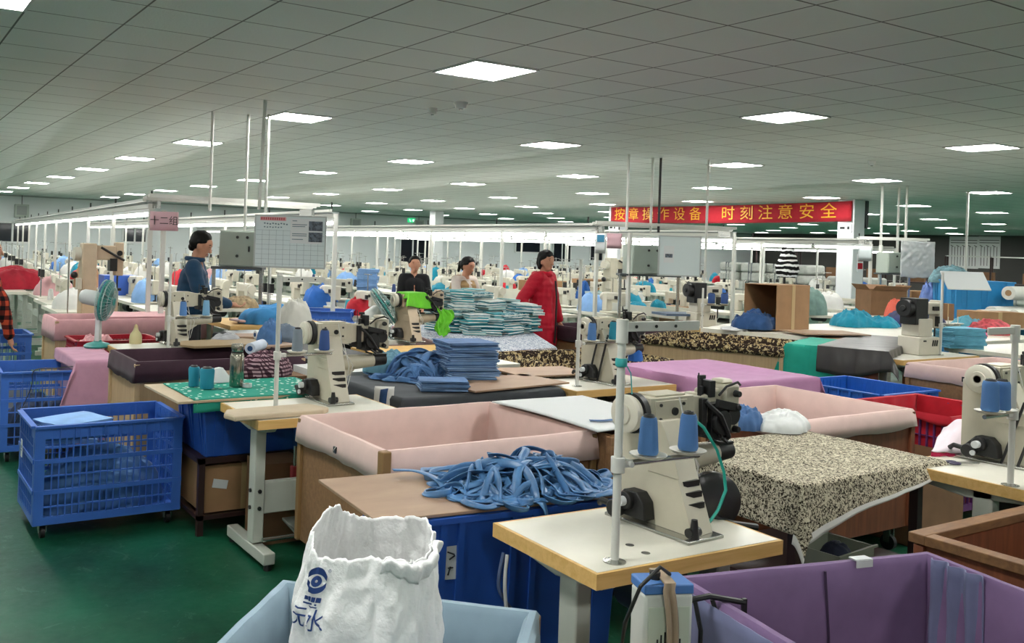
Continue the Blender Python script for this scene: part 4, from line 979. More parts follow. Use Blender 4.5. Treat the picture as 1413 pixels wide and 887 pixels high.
r = thing('sticker', 'small white printed label on the left end of the nearest blue crate', 'label', (.826, 5.72, .45), -PI/2); MB().box((0, 0, 0), (.05, .003, .1)).build('paper', paper, r, smooth=False); MB().box((0, -.002, .01), (.02, .002, .006), ry=.5).box((0, -.002, -.01), (.02, .002, .005)).build('print', ink, r, smooth=False)
# ================================================================ middle ground
# denim table under dark grey cloth
tb = thing('work_table', 'low work table hidden under the dark grey cloth and denim', 'table', (2.78, 4.72, 0))
MB().bb((0, 0, .74), (1.2, .9, .775)).build('tabletop', ply, tb, smooth=False)
for x, y in [(.06, .06), (1.14, .06), (.06, .84), (1.14, .84)]: MB().bb((x-.025, y-.025, 0), (x+.025, y+.025, .74)).build('leg', maroon, tb, smooth=False)
drape('dark grey cloth draped over the table that carries the denim stacks', 2.76, 4.0, 4.7, 5.66, .785, dgrey, (.5, .1, .42, .05), 'grey_table_cloth', wave=.008, seed=6, flare=.02, uneven=.05)
p1 = at(655, 540, .80)
for i, (q, dims, rz, lab, mm) in enumerate([((3.28, 4.68), (.85, .44), .12, 'tan board lying in front of the tall denim stack on the grey cloth', board), ((3.98, 5.12), (.62, .42), -.1, 'tan board behind the denim table, near the leopard-lined bin', board)]):
    o = MB().bb((0, 0, 0), (dims[0], dims[1], .012)).build('tan_board', mm, bevel=.002); place(o, (q[0], q[1], .797), rz); tag(o, lab, 'board')
base = at(652, 527, .80); dp_ = mat('denim_pale', '#86a4c6', .85, nz=(9, .15))
for i in range(15):
    o = folded(.36, .30, .0165, denim, True, i).build('folded_denim', [[denim, dp_], [dp_, denim_m], [denim_m, dp_]][i % 3]); place(o, (base.x+RD.uniform(-.012, .012)+.05, base.y+.16+RD.uniform(-.012, .012), .812+.0165*i), -.25+RD.uniform(-.12, .12))
    tag(o, 'folded blue denim piece in the tall stack on the dark grey cloth', 'fabric', 'folded denim in the tall stack')
base = at(618, 540, .80)
for i in range(5):
    o = folded(.30, .2, .013, denim, True, i+20).build('folded_denim', [dp_, denim_m] if i % 2 else [denim, dp_]); place(o, (base.x+.03+RD.uniform(-.01, .01), base.y+.1+RD.uniform(-.01, .01), .797+.013*i), -.4+RD.uniform(-.08, .08))
    tag(o, 'folded blue denim piece in the low stack left of the tall denim stack', 'fabric', 'folded denim in the low stack')
p = at(592, 522, .8); straps(90, (p.x+.02, p.y+.12, .792), .55, .46, .17, 14, 'loose heap of blue denim strips left of the folded denim stacks', denim, .045)
ribbon([V((2.80, 4.98, .80)), V((2.76, 4.9, .83)), V((2.735, 4.86, .82)), V((2.72, 4.84, .72)), V((2.71, 4.83, .60)), V((2.71, 4.83, .55))], .12, whitec, 'striped_fabric', 'white fabric strip with navy stripes hanging over the left edge of the grey cloth', 'fabric')
for k_, dx in enumerate((.0,)): ribbon([V((2.745, 4.87, .83)), V((2.722, 4.845, .80)), V((2.709, 4.832, .72)), V((2.700, 4.822, .60)), V((2.70, 4.822, .56))], .045, denim_d, 'navy_stripe', 'navy stripe running down the white hanging strip', 'fabric')
o = heap(.34, .3, .15, 61, mat('denim_teal', '#5c8a9c', .8, nz=(9, .25)), 'fabric_bundle', 'pale blue fabric bundle on the cream machine arm behind the second table', 'cloth', tuple(at(535, 492, .92)-V((0, 0, .1))), .3, rough=.9)
carton('white carton under the pale blue bundle behind the second table', (2.72, 5.72, 0), .62, .5, .80, 0, mat('white_card', '#c9cac8', .7), tape=False)
o = MB().bb((0, 0, 0), (1.1, .62, .03)).build('white_worktop', white_top, bevel=.003); tt = thing('side_table', 'white-topped side table behind the denim table', 'table', (3.35, 5.75, 0)); o.parent = tt; o.location = (0, 0, .77); o.name = 'tabletop'
for x, y in [(.05, .05), (1.05, .05), (.05, .57), (1.05, .57)]: MB().bb((x-.02, y-.02, 0), (x+.02, y+.02, .77)).build('leg', grey_leg, tt, smooth=False)

# third table with machine
sewing_table('white-topped sewing table between the denim table and the lilac-covered bin', (4.03, 4.6, 0), .92, .56, 0)
m3 = post_machine('cream sewing machine with crossed black belts, left of the lilac-covered bin', (4.46, 4.88, T), 0)
MB().box((-.02, .02, .18), (.008, .012, .34), rx=.28).box((-.02, -.07, .18), (.008, .012, .34), rx=.28).build('belt', blackp, m3)
MB().cyl((-.002, .06, .29), (-.008, .06, .29), .014, n=12).cyl((-.002, .02, .29), (-.008, .02, .29), .014, n=12).build('vent_hole', blackp, m3)
thread_stand('tall thin white thread pole in front of the leopard-lined bin, left of the lilac cloth', (4.18, 4.77, T), 0, H=.86, arm=.36)
cone('blue thread cone on the stand left of the lilac-covered bin', (4.295, 4.765, T+.308), thread_b, .12); cone('teal thread cone on the stand left of the lilac-covered bin', (4.49, 4.765, T+.308), thread_t, .125)
p = at(838, 500, 1.0); heap(.12, .1, .1, 71, bluec, 'fabric_scrap', 'small blue cloth hanging at the needle of the machine left of the lilac cloth', 'cloth', (4.86, 4.92, T+.13), 0, nr=14, nt=24)

# lilac covered bin, pink bin 2, crates
r = panel_bin('wooden bin hidden under the lilac cloth', (5.06, 4.3, 0), .98, 1.0, .1, .80, 0, None, ply, seed=6)
o = drape('lilac cloth covering a wooden bin in the middle of the hall', 5.03, 6.07, 4.27, 5.33, .83, lilac, (.17, .1, .16, .05), 'lilac_cover', seed=11, wave=.016, uneven=.5, flare=.05)
for v in o.data.vertices:        # the cloth sags into the open bin
    x, y = v.co.x, v.co.y
    if 5.06 < x < 6.04 and 4.3 < y < 5.3: v.co.z -= .05*math.sin((x-5.06)/.98*PI)*math.sin((y-4.3)/1.0*PI)
panel_bin('wooden bin lined with pale pink cloth, behind the pale leopard cloth', (4.27, 3.12, 0), 1.04, .94, .15, .83, 0, pink, ply_red, .1, seed=15)
crate('blue plastic crate half hidden behind the red-lined crate', (6.62, 4.12, 0), .76, .8, .08, .69, 0, mat('blue_plastic_bright', '#2263bf', .42, nz=(5, .1)), band=.12)
cr = crate('purple lattice crate lined with bright red cloth', (6.02, 3.28, 0), .78, .68, .08, .70, 0, mat('purple_plastic', '#5d2a63', .45, nz=(5, .1)), band=.02)
def lining_only(parent, L, W, z0, z1, m, drop, seed):
    prof = [(.03, z0), (.02, z1-.25), (.012, z1+.004), (-.012, z1+.008), (-.03, z1-drop*.5), (-.028, z1-drop)]; n = 96; vs = []
    for i in range(n):
        q = 4*i/n; e = int(q); u_ = q-e; cn = [(0, 0), (L, 0), (L, W), (0, W)]
        for j, (off, z) in enumerate(prof):
            a_ = [(off, off), (L-off, off), (L-off, W-off), (off, W-off)]; x = a_[e][0]*(1-u_)+a_[(e+1) % 4][0]*u_; y = a_[e][1]*(1-u_)+a_[(e+1) % 4][1]*u_
            nx, ny = [(0, -1), (1, 0), (0, 1), (-1, 0)][e]; w_ = (.05*max(0, nz(q*6, z*2, seed)) if j < 2 else .006*abs(nz(q*9, z*4, seed)))
            s_ = -1 if j < 2 else (1 if j > 3 else 0)
            vs.append((x+nx*w_*s_, y+ny*w_*s_, z+(.02*nz(q*5, seed) if j == len(prof)-1 else 0)))
    k_ = len(prof); fs = [(i*k_+j, ((i+1) % n)*k_+j, ((i+1) % n)*k_+j+1, i*k_+j+1) for i in range(n) for j in range(k_-1)]
    return MB().add(vs, fs).build('lining', m, parent, solid=.004)
lining_only(cr, .78, .68, .12, .705, redc, .05, 5)
MB().bb((.03, .03, .3), (.75, .65, .32)).build('inner_cloth', redc, cr, smooth=False)
carton('small open cardboard box between the pink-lined bin and the red-lined crate', (5.40, 3.16, .0), .58, .50, .50, 0, card_d, open_top=True, flaps=False)
panel_bin('wooden bin lined with pale pink cloth at right, behind the red-lined crate', (7.55, 3.75, 0), 1.35, .72, .08, .85, 0, pink, ply, .12, seed=19)
o = MB().bb((-.02, -.003, -.02), (.02, .003, .02)).build('clip', black); place(o, (7.526, 4.0, .78), PI/2); tag(o, 'small black clip on the rim of the right pink-lined bin', 'clip')

# leopard lined bins
panel_bin('wooden bin with dark leopard lining behind the tan board and thin pole', (4.62, 5.62, 0), 1.3, .8, .06, .80, -.05, leo_d, ply, .0+.11, seed=23)
P1 = at(888, 463, .80); P2 = at(1079, 480, .80); u = (P2-P1); u.z = 0; LL = u.length; u.normalize(); yv = V((-u.y, u.x, 0)); rz_ = math.atan2(u.y, u.x)
def fr(x, y, z): q = P1+u*x+yv*y; return V((q.x, q.y, z))
panel_bin('long wooden bin with dark leopard lining, behind the lilac-covered bin', tuple(fr(0, 0, 0)), LL, 1.0, .06, .80, rz_, leo_d, ply_l, .09, seed=27)
# tarp table with teal green and grey covers
q = fr(LL+.03, .02, 0)
tb = thing('work_table', 'work table hidden under the teal cloth and the grey tarp', 'table', q, rz_)
MB().bb((0, 0, .80), (.86, 2.0, .84)).build('tabletop', ply, tb, smooth=False)
for x, y in [(.05, .05), (.8, .05), (.05, 1.95), (.8, 1.95)]: MB().bb((x-.025, y-.025, 0), (x+.025, y+.025, .80)).build('leg', ply_red, tb, smooth=False)
MB().bb((.02, .0, .08), (.84, .03, .78)).build('front_board', ply_red, tb, smooth=False)
drape('teal green cloth hanging down beside the grey tarp, right of the long leopard-lined bin', .0, .5, 0, 1.0, .846, green_c, (.02, 0, .55, 0), 'teal_cover', loc=q, rz=rz_, seed=31, wave=.03, flare=.05, uneven=.1)
drape('crumpled dark grey tarp over the table in front of the cardboard box', .30, .92, -.02, 1.9, .856, tarp, (0, .22, .22, 0), 'grey_tarp', loc=q, rz=rz_, seed=37, wave=.05, flare=.1, uneven=.6)
q2 = fr(.25, 1.1, 0)
tb = thing('work_table', 'work table carrying the tipped cardboard box', 'table', q2, rz_)
MB().bb((0, 0, .80), (1.25, 1.2, .845)).build('tabletop', white_top, tb, smooth=False)
for x, y in [(.05, .05), (1.2, .05), (.05, 1.15), (1.2, 1.15)]: MB().bb((x-.025, y-.025, 0), (x+.025, y+.025, .80)).build('leg', grey_leg, tb, smooth=False)
bx = carton('large tan cardboard box lying on its side with blue cloth spilling out', tuple(at(1070, 456, .87)), .52, .44, .62, 0, card, open_top=True, flaps=False)
bp_ = at(1072, 456, .862)
# box lies on its side: its open end points towards -x of its own turned frame
Mx = Matrix.Translation(bp_) @ Matrix.Rotation(math.radians(2), 4, 'Z') @ Matrix.Translation((.60, 0, 0)) @ Matrix.Rotation(-PI/2, 4, 'Y')
bx.matrix_world = Mx
for ch in list(bx.children):
    if ch.name.startswith('carton'): pass
MB().bb((.0, -.0025, .28), (.52, .0, .34)).build('tape', mat('parcel_tape', '#b59a70', .3), bx, smooth=False); MB().bb((.5195, 0, .28), (.5225, .44, .34)).build('tape', mat('parcel_tape', '#b59a70', .3), bx, smooth=False)
heap(.62, .42, .21, 83, denim_d, 'blue_cloth', 'dark blue cloth spilling out of the tipped cardboard box', 'cloth', (bp_.x-.08, bp_.y+.24, .868), .0, rough=1.4)
p = at(1018, 452, .87); heap(.5, .3, .05, 85, cloth('white_pages', '#c9c9c9', .05), 'crumpled_papers', 'white papers on the table left of the tipped cardboard box', 'paper', (p.x, p.y, .847), .1, rough=.6)
# machine left of the box, on the leopard line: white body, blue cones
def block_machine(label, loc, rz, group=None):
    r = thing('button_machine', label, 'sewing machine', loc, rz, group)
    MB().bb((0, -.12, 0), (.30, .12, .18)).bb((.02, -.10, .18), (.22, .10, .36)).build('base_case', cream2, r, bevel=.01)
    MB().bb((-.02, -.09, .30), (.16, .09, .56)).cyl((-.09, 0, .46), (-.02, 0, .46), .085, n=26).cyl((-.105, 0, .46), (-.09, 0, .46), .03, n=16).build('drive_head', blackp, r, bevel=.006)
    MB().bb((.16, -.06, .40), (.40, .06, .52)).bb((.36, -.05, .26), (.42, .05, .54)).build('arm', cream2, r, bevel=.01)
    MB().cyl((.39, 0, .1), (.39, 0, .27), .008, n=8).box((.36, -.06, .33), (.06, .04, .1)).box((.3, -.07, .46), (.08, .02, .04)).build('needle_bar', black, r)
    g = MB()
    for i in range(3): g.box((.2+.03*i, -.122, .12), (.018, .004, .06), ry=.2)
    g.build('slot', blackp, r, smooth=False); MB().bb((.06, -.124, .135), (.1, -.12, .15)).build('badge', blackp, r, smooth=False)
    return r
sewing_table('white-topped table with the black-headed machine, behind the right pink-lined bin', (8.33, 4.98, 0), 1.3, .62, 0)
block_machine('white machine with black drive head and wheel, behind the right pink-lined bin', (8.93, 5.3, T), -.1)
thread_stand('white thread pole beside the black-headed machine behind the right pink-lined bin', (9.25, 5.16, T), 0, H=.82, arm=.34)
o = MB().lathe([(.03, 0), (.034, .06), (.032, .14), (.0, .15)], n=18).build('spray_bottle', mat('bottle_blue', '#4f7f9a', .4)); place(o, tuple(at(1267, 489, T)), 0); tag(o, 'blue-grey bottle in front of the black-headed machine', 'bottle')
q3 = fr(-.75, 1.85, 0); sewing_table('white-topped table with a white machine, left of the tipped cardboard box', (q3.x, q3.y, 0), .95, .6, rz_)
q3 = fr(-.22, 2.12, T); block_machine('white machine with a black head left of the tipped cardboard box', (q3.x, q3.y, T), -.25)
q3 = fr(-.02, 1.95, T); ts_ = thread_stand('thread stand with two navy cones left of the tipped cardboard box', (q3.x, q3.y, T), -.4, H=.5, arm=.34)
for k_, lab in ((.115, 'left of two navy thread cones by the tipped cardboard box'), (.29, 'right of two navy thread cones by the tipped cardboard box')): cone(lab, (q3.x+math.cos(-.4)*k_, q3.y+math.sin(-.4)*k_, T+.308), mat('navy_thread', '#2c4c86', .7), .13, .045, .04)
# white tables at right with turquoise heaps and towels
def plain_table(label, loc, L, D, rz=0, h=.78, top=None, lm=None, group=None, name='work_table'):
    r = thing(name, label, 'table', loc, rz, group)
    MB().bb((0, 0, h-.04), (L, D, h)).build('tabletop', top or white_top, r, smooth=False)
    for x, y in [(.06, .06), (L-.06, .06), (.06, D-.06), (L-.06, D-.06)]: MB().bb((x-.025, y-.025, 0), (x+.025, y+.025, h-.04)).build('leg', lm or grey_leg, r, smooth=False)
    MB().bb((.06, D-.075, .2), (L-.06, D-.045, .26)).build('stretcher', lm or grey_leg, r, smooth=False)
    return r
plain_table('wide white table with the turquoise heap, right of the tipped cardboard box', (10.05, 5.9, 0), 3.1, 2.3, 0)
p = at(1178, 449, .79); heap(.75, .5, .24, 91, cyan, 'turquoise_cloth', 'larger turquoise cloth heap on the white table, left', 'cloth', (p.x, p.y, .782), .2, rough=.9)
p = at(1216, 450, .79); heap(.62, .42, .15, 95, cyan, 'turquoise_cloth', 'flatter turquoise cloth heap on the white table, right', 'cloth', (p.x, p.y, .782), .1, rough=.9)
o = MB().bb((0, 0, 0), (.9, .6, .01)).build('white_board', paper, bevel=.002); place(o, tuple(at(1180, 470, .79)), -.5); tag(o, 'white board lying on the near corner of the wide white table', 'board')
o = MB().bb((0, 0, 0), (.8, .5, .012)).build('tan_board', board); place(o, tuple(at(1112, 462, .87)), -.35); tag(o, 'tan board under the white board, right of the tipped box', 'board')
plain_table('long white table at right with blue towels, behind the black-headed machine', (10.2, 4.35, 0), 3.6, 1.3, .0)
p = at(1322, 478, .79)
for i in range(6):
    o = folded(.40, .32, .036, cyan, None, i+50).build('folded_towel', cloth('towel_blue', '#5d9fb8', .15)); place(o, (p.x+RD.uniform(-.02, .02), p.y+RD.uniform(-.02, .02), .782+.0365*i), -.4+RD.uniform(-.05, .05)); tag(o, 'folded blue towel stacked on the long white table at right', 'towel', 'folded blue towels')
sewing_table('white-topped table under the black machine at the right picture edge', (9.1, 3.6, 0), 1.2, .6, 0)
block_machine('white machine with a black head at the right picture edge, behind the pink-lined bin', (9.5, 3.85, T), 0)

# left middle: table with machine, fan, basket, pink-topped bin
sewing_table('white-topped table behind the plum-lined bin, with a cream machine', (1.78, 7.4, 0), 1.15, .58, 0)
post_machine('cream sewing machine behind the plum-lined bin, in front of the man in navy', (2.27, 7.78, T), 0)
thread_stand('thread stand with two blue cones in front of the man in navy', (2.18, 7.52, T), 0, H=.78, arm=.36, z=.25)
cone('left blue thread cone on the stand in front of the man in navy', (2.295, 7.515, T+.268), thread_b, .12); cone('right blue thread cone on the stand in front of the man in navy', (2.49, 7.515, T+.268), mat('pale_blue_thread', '#6f9fc0', .7), .13)
p = at(187, 474, T); r = thing('oil_bottle', 'squat cloudy plastic bottle at the left end of the table behind the plum bin', 'bottle', (p.x, p.y, T)); MB().lathe([(.05, 0), (.052, .01), (.052, .06), (.045, .085), (.022, .115), (.016, .14), (0, .145)], n=22).build('bottle', mat('cloudy_plastic', '#c9bd8f', .4), r); MB().lathe([(.017, .125), (.017, .15), (.006, .165), (0, .166)], n=16).build('cap', mat('cap_cream', '#cdb98a', .5), r)
heap(.34, .2, .05, 101, mat('grey_white_cloth', '#b9c0c6', .8), 'folded_cloth', 'pale grey cloth at the foot of the machine behind the plum bin', 'cloth', (2.55, 7.55, T), 0, rough=.4)
carton('box under the pink cloth at left, beside the plum-lined bin', (1.42, 7.2, 0), .3, .85, .74, 0, purple, tape=False, name='storage_box')
drape('dusty pink cloth hanging over a box, left of the plum-lined bin', 1.40, 1.73, 7.18, 8.06, .75, cloth('dusty_pink', '#b98aa0', .08), (.08, 0, .42, 0), 'pink_cover', seed=41, wave=.02, nu=40, nv=50)
p = at(150, 474, .757); bowl_fan('white desk fan with teal rim, in front of the red basket at left', (1.72, 7.98, .757), -.55, .15, pole=.34)
# pink-topped bin behind, red basket
panel_bin('wooden bin with a pale pink flap at far left, behind the red basket', (1.63, 9.35, 0), 1.45, .7, .08, .86, 0, pinkc, ply_l, .2, seed=45)
drape('pale pink cloth lying over the wooden bin behind the red basket', 2.1, 3.02, 9.38, 10.0, .885, pinkc, (0, 0, .1, 0), 'pink_cloth', seed=47, nu=40, nv=30)
r = crate('red plastic basket with pink cloth inside, right of the desk fan at left', (1.62, 8.32, .50), .72, .5, 0, .27, 0, red_pl, casters=False, cell=.03, name='plastic_basket', band=.04)
plain_table('low table under the red basket', (1.58, 8.25, 0), .85, .62, 0, .50, ply, grey_leg)
heap(.4, .34, .3, 111, pinkc, 'pink_cloth', 'crumpled pale pink cloth in the red basket', 'cloth', (1.82, 8.55, .52), 0, rough=.7)
tag(MB().grid(lambda a_, b_: (2.33+.09*math.sin(b_*2)*.6+a_*.08, 8.28+.02*math.sin(a_*9), .80-.3*b_), 14, 14).build('black_cloth', blackp, solid=.006), 'black cloth strip hanging at the right end of the red basket', 'cloth')
o = MB().lathe([(.03, 0), (.03, .28), (.012, .3), (.012, .33), (0, .33)], n=16).build('white_bottle', paper); place(o, tuple(at(180, 476, .5)+V((0, .3, 0)))); tag(o, 'slim white bottle between the red basket and the squat bottle', 'bottle')
# beige post machine at far left, on a wooden table
plain_table('wooden-topped table with the tall beige machine at far left', (1.75, 10.15, 0), 1.4, .62, 0, .80, edge_wood)
def tall_machine(label, loc, rz=0, m_=None, scale=1):
    r = thing('post_machine', label, 'sewing machine', loc, rz); r.scale = (scale,)*3; m_ = m_ or mat('machine_beige', '#b7a58c', .45, nz=(8, .08))
    MB().prism([(-.12, .0), (.12, .0), (.10, .38), (.07, .8), (-.07, .8), (-.10, .38)], 0, .16, 'X').build('column', m_, r, bevel=.014)
    MB().bb((.1, -.055, .62), (.42, .055, .78)).bb((.36, -.06, .45), (.45, .06, .82)).build('arm', m_, r, bevel=.012)
    MB().bb((.3, -.07, .5), (.38, .06, .64)).cyl((.4, -.06, .7), (.4, -.09, .7), .03).cyl((.4, 0, .3), (.4, 0, .46), .01).tube([(.2, -.07, .76), (.3, -.1, .7), (.45, -.09, .62)], .014).bb((.36, -.03, .28), (.44, .03, .31)).build('needle_mechanism', black, r, bevel=.003)
    MB().cyl((-.07, 0, .68), (0, 0, .68), .075, n=24).build('handwheel', cream2, r); MB().bb((-.05, -.12, .3), (0, -.03, .42)).build('switch_box', cream2, r, bevel=.006); MB().sphere((-.06, .0, .45), .04, 12).build('knob', black, r)
    MB().cyl((-.1, .1, 0), (-.1, .1, .7), .008).box((-.1, .02, .62), (.012, .2, .012)).build('rod', steel, r); MB().bb((.1, -.1, .0), (.44, .1, .03)).cyl((.38, 0, .03), (.38, 0, .28), .035).build('post_bed', m_, r, bevel=.006)
    return r
tall_machine('tall beige post machine at far left on the wooden-topped table', (2.05, 10.5, .80), 0)
o = heap(.42, .3, .46, 115, mat('kraft_bag', '#a97f60', .75, nz=(6, .15)), 'paper_bag', 'brown paper bag behind the tall beige machine at far left', 'bag', tuple(at(118, 392, .9)+V((.2, .9, -.1))), 0, rough=.5)
heap(.95, .6, .36, 117, cloth('dark_red_cloth', '#9c1f2f', .2), 'red_cloth', 'dark red cloth heap at the left edge behind the plaid sleeve', 'cloth', tuple(at(18, 398, .8)), 0, rough=.5)
plain_table('grey table under the dark red heap at the left edge', tuple(at(-10, 418, .0)*0+V((at(0, 400, .8).x-.6, at(0, 400, .8).y-.5, 0))), .95, 1.0, 0, .80)

# table behind the plum bin, heaped with boards and garments
plain_table('cluttered dark table between the plum-lined bin and the second machine', (2.95, 6.35, 0), .62, 1.2, 0, .80, mat('black_top', '#26262a', .6), maroon)
o = MB().prism([(0, 0), (.62, 0), (.7, .2), (.6, .42), (.05, .38), (-.05, .15)], 0, .018, 'Z').build('olive_board', mat('olive_board', '#8f7a58', .6, nz=(3, .08)), bevel=.003); place(o, tuple(at(268, 481, .865)), .1); tag(o, 'olive-brown board jutting over the plum-lined bin', 'board')
for (px_, py_, L_, W_, rz, m_, lab) in [(322, 470, .6, .3, -.25, board, 'tan board under the white rolls, behind the steel flask'), (330, 452, .62, .26, .05, mat('mauve_card', '#b09aa0', .7), 'mauve card sheet behind the white rolls'), (345, 486, .5, .28, .3, board, 'small tan board right of the steel flask top')]:
    o = MB().bb((0, 0, 0), (L_, W_, .02)).build('flat_board', m_, bevel=.003); q = at(px_, py_, .83); place(o, (q.x, q.y, .845 if py_ != 452 else .88), rz); tag(o, lab, 'board')
for (px_, py_, L_, rr, rz, m_, lab) in [(352, 462, .34, .035, .1, whitec, 'white cloth roll lying behind the steel flask'), (345, 482, .3, .04, .9, cloth('pale_blue_white', '#bcc6d3', .1), 'pale blue-white roll right of the steel flask top')]:
    q = at(px_, py_, .9); r = thing('cloth_roll', lab, 'roll', (q.x, q.y, .866+rr), rz); MB().cyl((0, 0, 0), (L_, 0, 0), rr, n=20).build('roll', m_, r); MB().cyl((-.004, 0, 0), (L_+.004, 0, 0), rr*.5, n=14).build('roll_end', denim_d, r)
for (px_, py_, w_, d_, h_, m_, sd, lab) in [(408, 456, .34, .3, .3, cloth('fleece', '#d3d2c9', .05), 121, 'white fleece bundle behind the second cream machine'), (312, 476, .26, .18, .09, mat('grey_sole', '#9c9ea0', .6), 122, 'pale grey shaped pads in front of the dark table behind the flask'), (372, 480, .2, .16, .22, denim, 123, 'blue denim piece beside the white pole of the second table'), (395, 475, .3, .26, .16, mat('slate_cloth', '#5d6a78', .8, nz=(9, .2)), 124, 'slate grey cloth beside the fleece bundle')]:
    q = at(px_, py_, .83); heap(w_, d_, h_, sd, m_, 'cloth_bundle', lab, 'cloth', (q.x, q.y, .845), 0, nr=20, nt=36, rough=.7)
# dark covered table in front of the control cabinet
plain_table('table covered with black cloth in front of the man and the cabinet', (2.9, 8.02, 0), 1.5, .45, 0, .80, mat('black_top', '#26262a', .6), maroon)
drape('black cloth hanging in front of the table by the man', 2.88, 4.42, 8.0, 8.47, .806, mat('black_cover', '#17181a', .8, nz=(8, .2)), (.2, .1, .45, 0), 'black_cover', seed=51, wave=.02)
o = MB().bb((0, 0, 0), (1.4, .36, .012)).build('white_sheet', paper); place(o, (2.95, 8.07, .815), -.01); tag(o, 'white sheet lying on the black-covered table by the man', 'sheet')
r = thing('spool_tray', 'row of small dark red spools on the black-covered table', 'tray', tuple(at(352, 446, .83)), 0); MB().bb((-.22, -.06, 0), (.22, .06, .012)).build('tray', white_top, r, smooth=False)
for i in range(7): MB().lathe([(.025, .012), (.022, .02), (.022, .05), (.025, .055), (0, .055)], n=12, o=(-.18+.06*i, 0, 0)).build('spool', redc, r)

# middle machine, fan and green cloth
plain_table('wooden-edged table with the fan and the machine draped in green', (3.72, 6.62, 0), 1.0, .62, 0, .78, edge_wood)
post_machine('beige sewing machine draped with bright green cloth in the middle of the hall', tuple(at(556, 470, .78)), 0, body=mat('machine_beige', '#b7a58c', .45, nz=(8, .08)))
gq = at(570, 422, 1.15)
bm_ = post_machine.__name__
gpos = at(556, 470, .78)
lime = cloth('lime_cloth', '#62b52b', .15)
drape('bright green cloth draped over the machine beside the fan', -.02, .2, -.03, .13, .462, lime, (.06, .1, .14, .06), 'green_cloth', seed=131, loc=(gpos.x+.04, gpos.y, .78), rz=.25, uneven=1.1, wave=.05, nu=40, nv=34, flare=.3)
o = MB().grid(lambda a_, b_: (.34+.16*a_+.03*math.sin(b_*6), -.06-.02*a_+.03*nz(a_*5, b_*5, 3), .30-.27*b_*(1-.4*abs(a_-.5))+.03*nz(a_*6, 1)), 22, 20).build('green_cloth', lime, solid=.004, ang=70); place(o, (gpos.x, gpos.y, .78)); tag(o, 'bright green cloth hanging at the needle of the machine beside the fan', 'cloth')
fb_ = at(516, 468, .78); fan2 = bowl_fan('white desk fan tilted upward left of the machine with green cloth', (fb_.x+.1, fb_.y+.1, .78), -.42, -.62, pole=.22, R=.2)
plain_table('small table under the upward-tilted fan', (fb_.x-.3, fb_.y-.15, 0), .68, .6, 0, .78, white_top)
# table with the big teal pile
PA, PB, PC, PD = V((4.40, 6.45, 0)), V((5.50, 6.58, 0)), V((6.62, 8.55, 0)), V((5.10, 8.95, 0))   # a skewed table top
r = thing('work_table', 'large work table under the heap of folded teal pieces', 'table', PA)
MB().prism([tuple((p-PA)[:2]) for p in (PA, PB, PC, PD)], .755, .795, 'Z').build('tabletop', ply, r, smooth=False)
ctr = (PA+PB+PC+PD)/4
for p in (PA, PB, PC, PD): q = p.lerp(ctr, .1)-PA; MB().bb((q.x-.03, q.y-.03, 0), (q.x+.03, q.y+.03, .755)).build('leg', ply, r, smooth=False)
def skew(o, W_, D_):
    for v in o.data.vertices:
        u_, v_ = v.co.x/W_, v.co.y/D_; q = (PA*(1-u_)+PB*u_)*(1-v_)+(PD*(1-u_)+PC*u_)*v_-PA; v.co.x, v.co.y = q.x, q.y
    o.location = PA
skew(drape('blue and white swirl-print cloth under the heap of folded teal pieces', 0, 1.12, -.0, 2.3, .803, swirl, (.12, .02, .07, 0), 'printed_cloth', seed=61, uneven=.4, edge=whitec, edge_w=.035), 1.12, 2.3)
skew(drape('mauve cloth hanging on the left side of the table with the teal heap', -.012, .1, .0, 2.2, .797, cloth('mauve_brown', '#8d6f6c', .08), (.45, 0, 0, 0), 'mauve_cover', seed=63, wave=.03), 1.12, 2.3)
tealw = mat('teal_white_edge', '#c8d0cc', .85, nz=(30, .12)); pale_t = cloth('pale_teal', '#7fb0b4', .2)
tealw2 = mat('cream_edge', '#d9dcd3', .85, nz=(30, .06))
protos = []
for i, m_ in enumerate([teal, tealw, tprint, pale_t, tealw, cloth('teal_mid', '#2b8791', .2), tealw, teal]): protos.append(folded(.23, .19, .034, m_, True, 70+i).mesh('folded_piece', [m_, tealw2 if m_ is not tealw else teal]))
for (px_, py_, hp_, dd) in [(674, 461, 28, 0), (702, 460, 32, 0), (727, 457, 38, 0), (604, 455, 54, 0), (636, 458, 60, 0), (667, 452, 52, 0), (697, 451, 42, 0), (718, 453, 38, 0), (620, 453, 54, 0), (652, 450, 52, 0), (674, 454, 40, 0), (655, 461, 30, 0), (688, 460, 30, 0), (714, 458, 36, 0)]:
    q = at(px_, py_, .812); n = max(4, int(hp_/1270*(q-V((0, 0, 1.7))).dot(_f)/.035)); tiltx = RD.uniform(-.12, .12); base_r = RD.choice([0, .3, -.3, PI/2])
    for i in range(n):
        o = bpy.data.objects.new('folded_piece', RD.choice(protos)); C.objects.link(o)
        place(o, (q.x+RD.uniform(-.03, .03)+tiltx*i*.015, q.y+RD.uniform(-.03, .03), .814+.0352*i), base_r+RD.uniform(-.3, .3), (RD.uniform(-.05, .05), tiltx*.5))
        tag(o, 'folded teal and white fabric piece heaped on the swirl-print cloth', 'fabric', 'folded teal pieces')
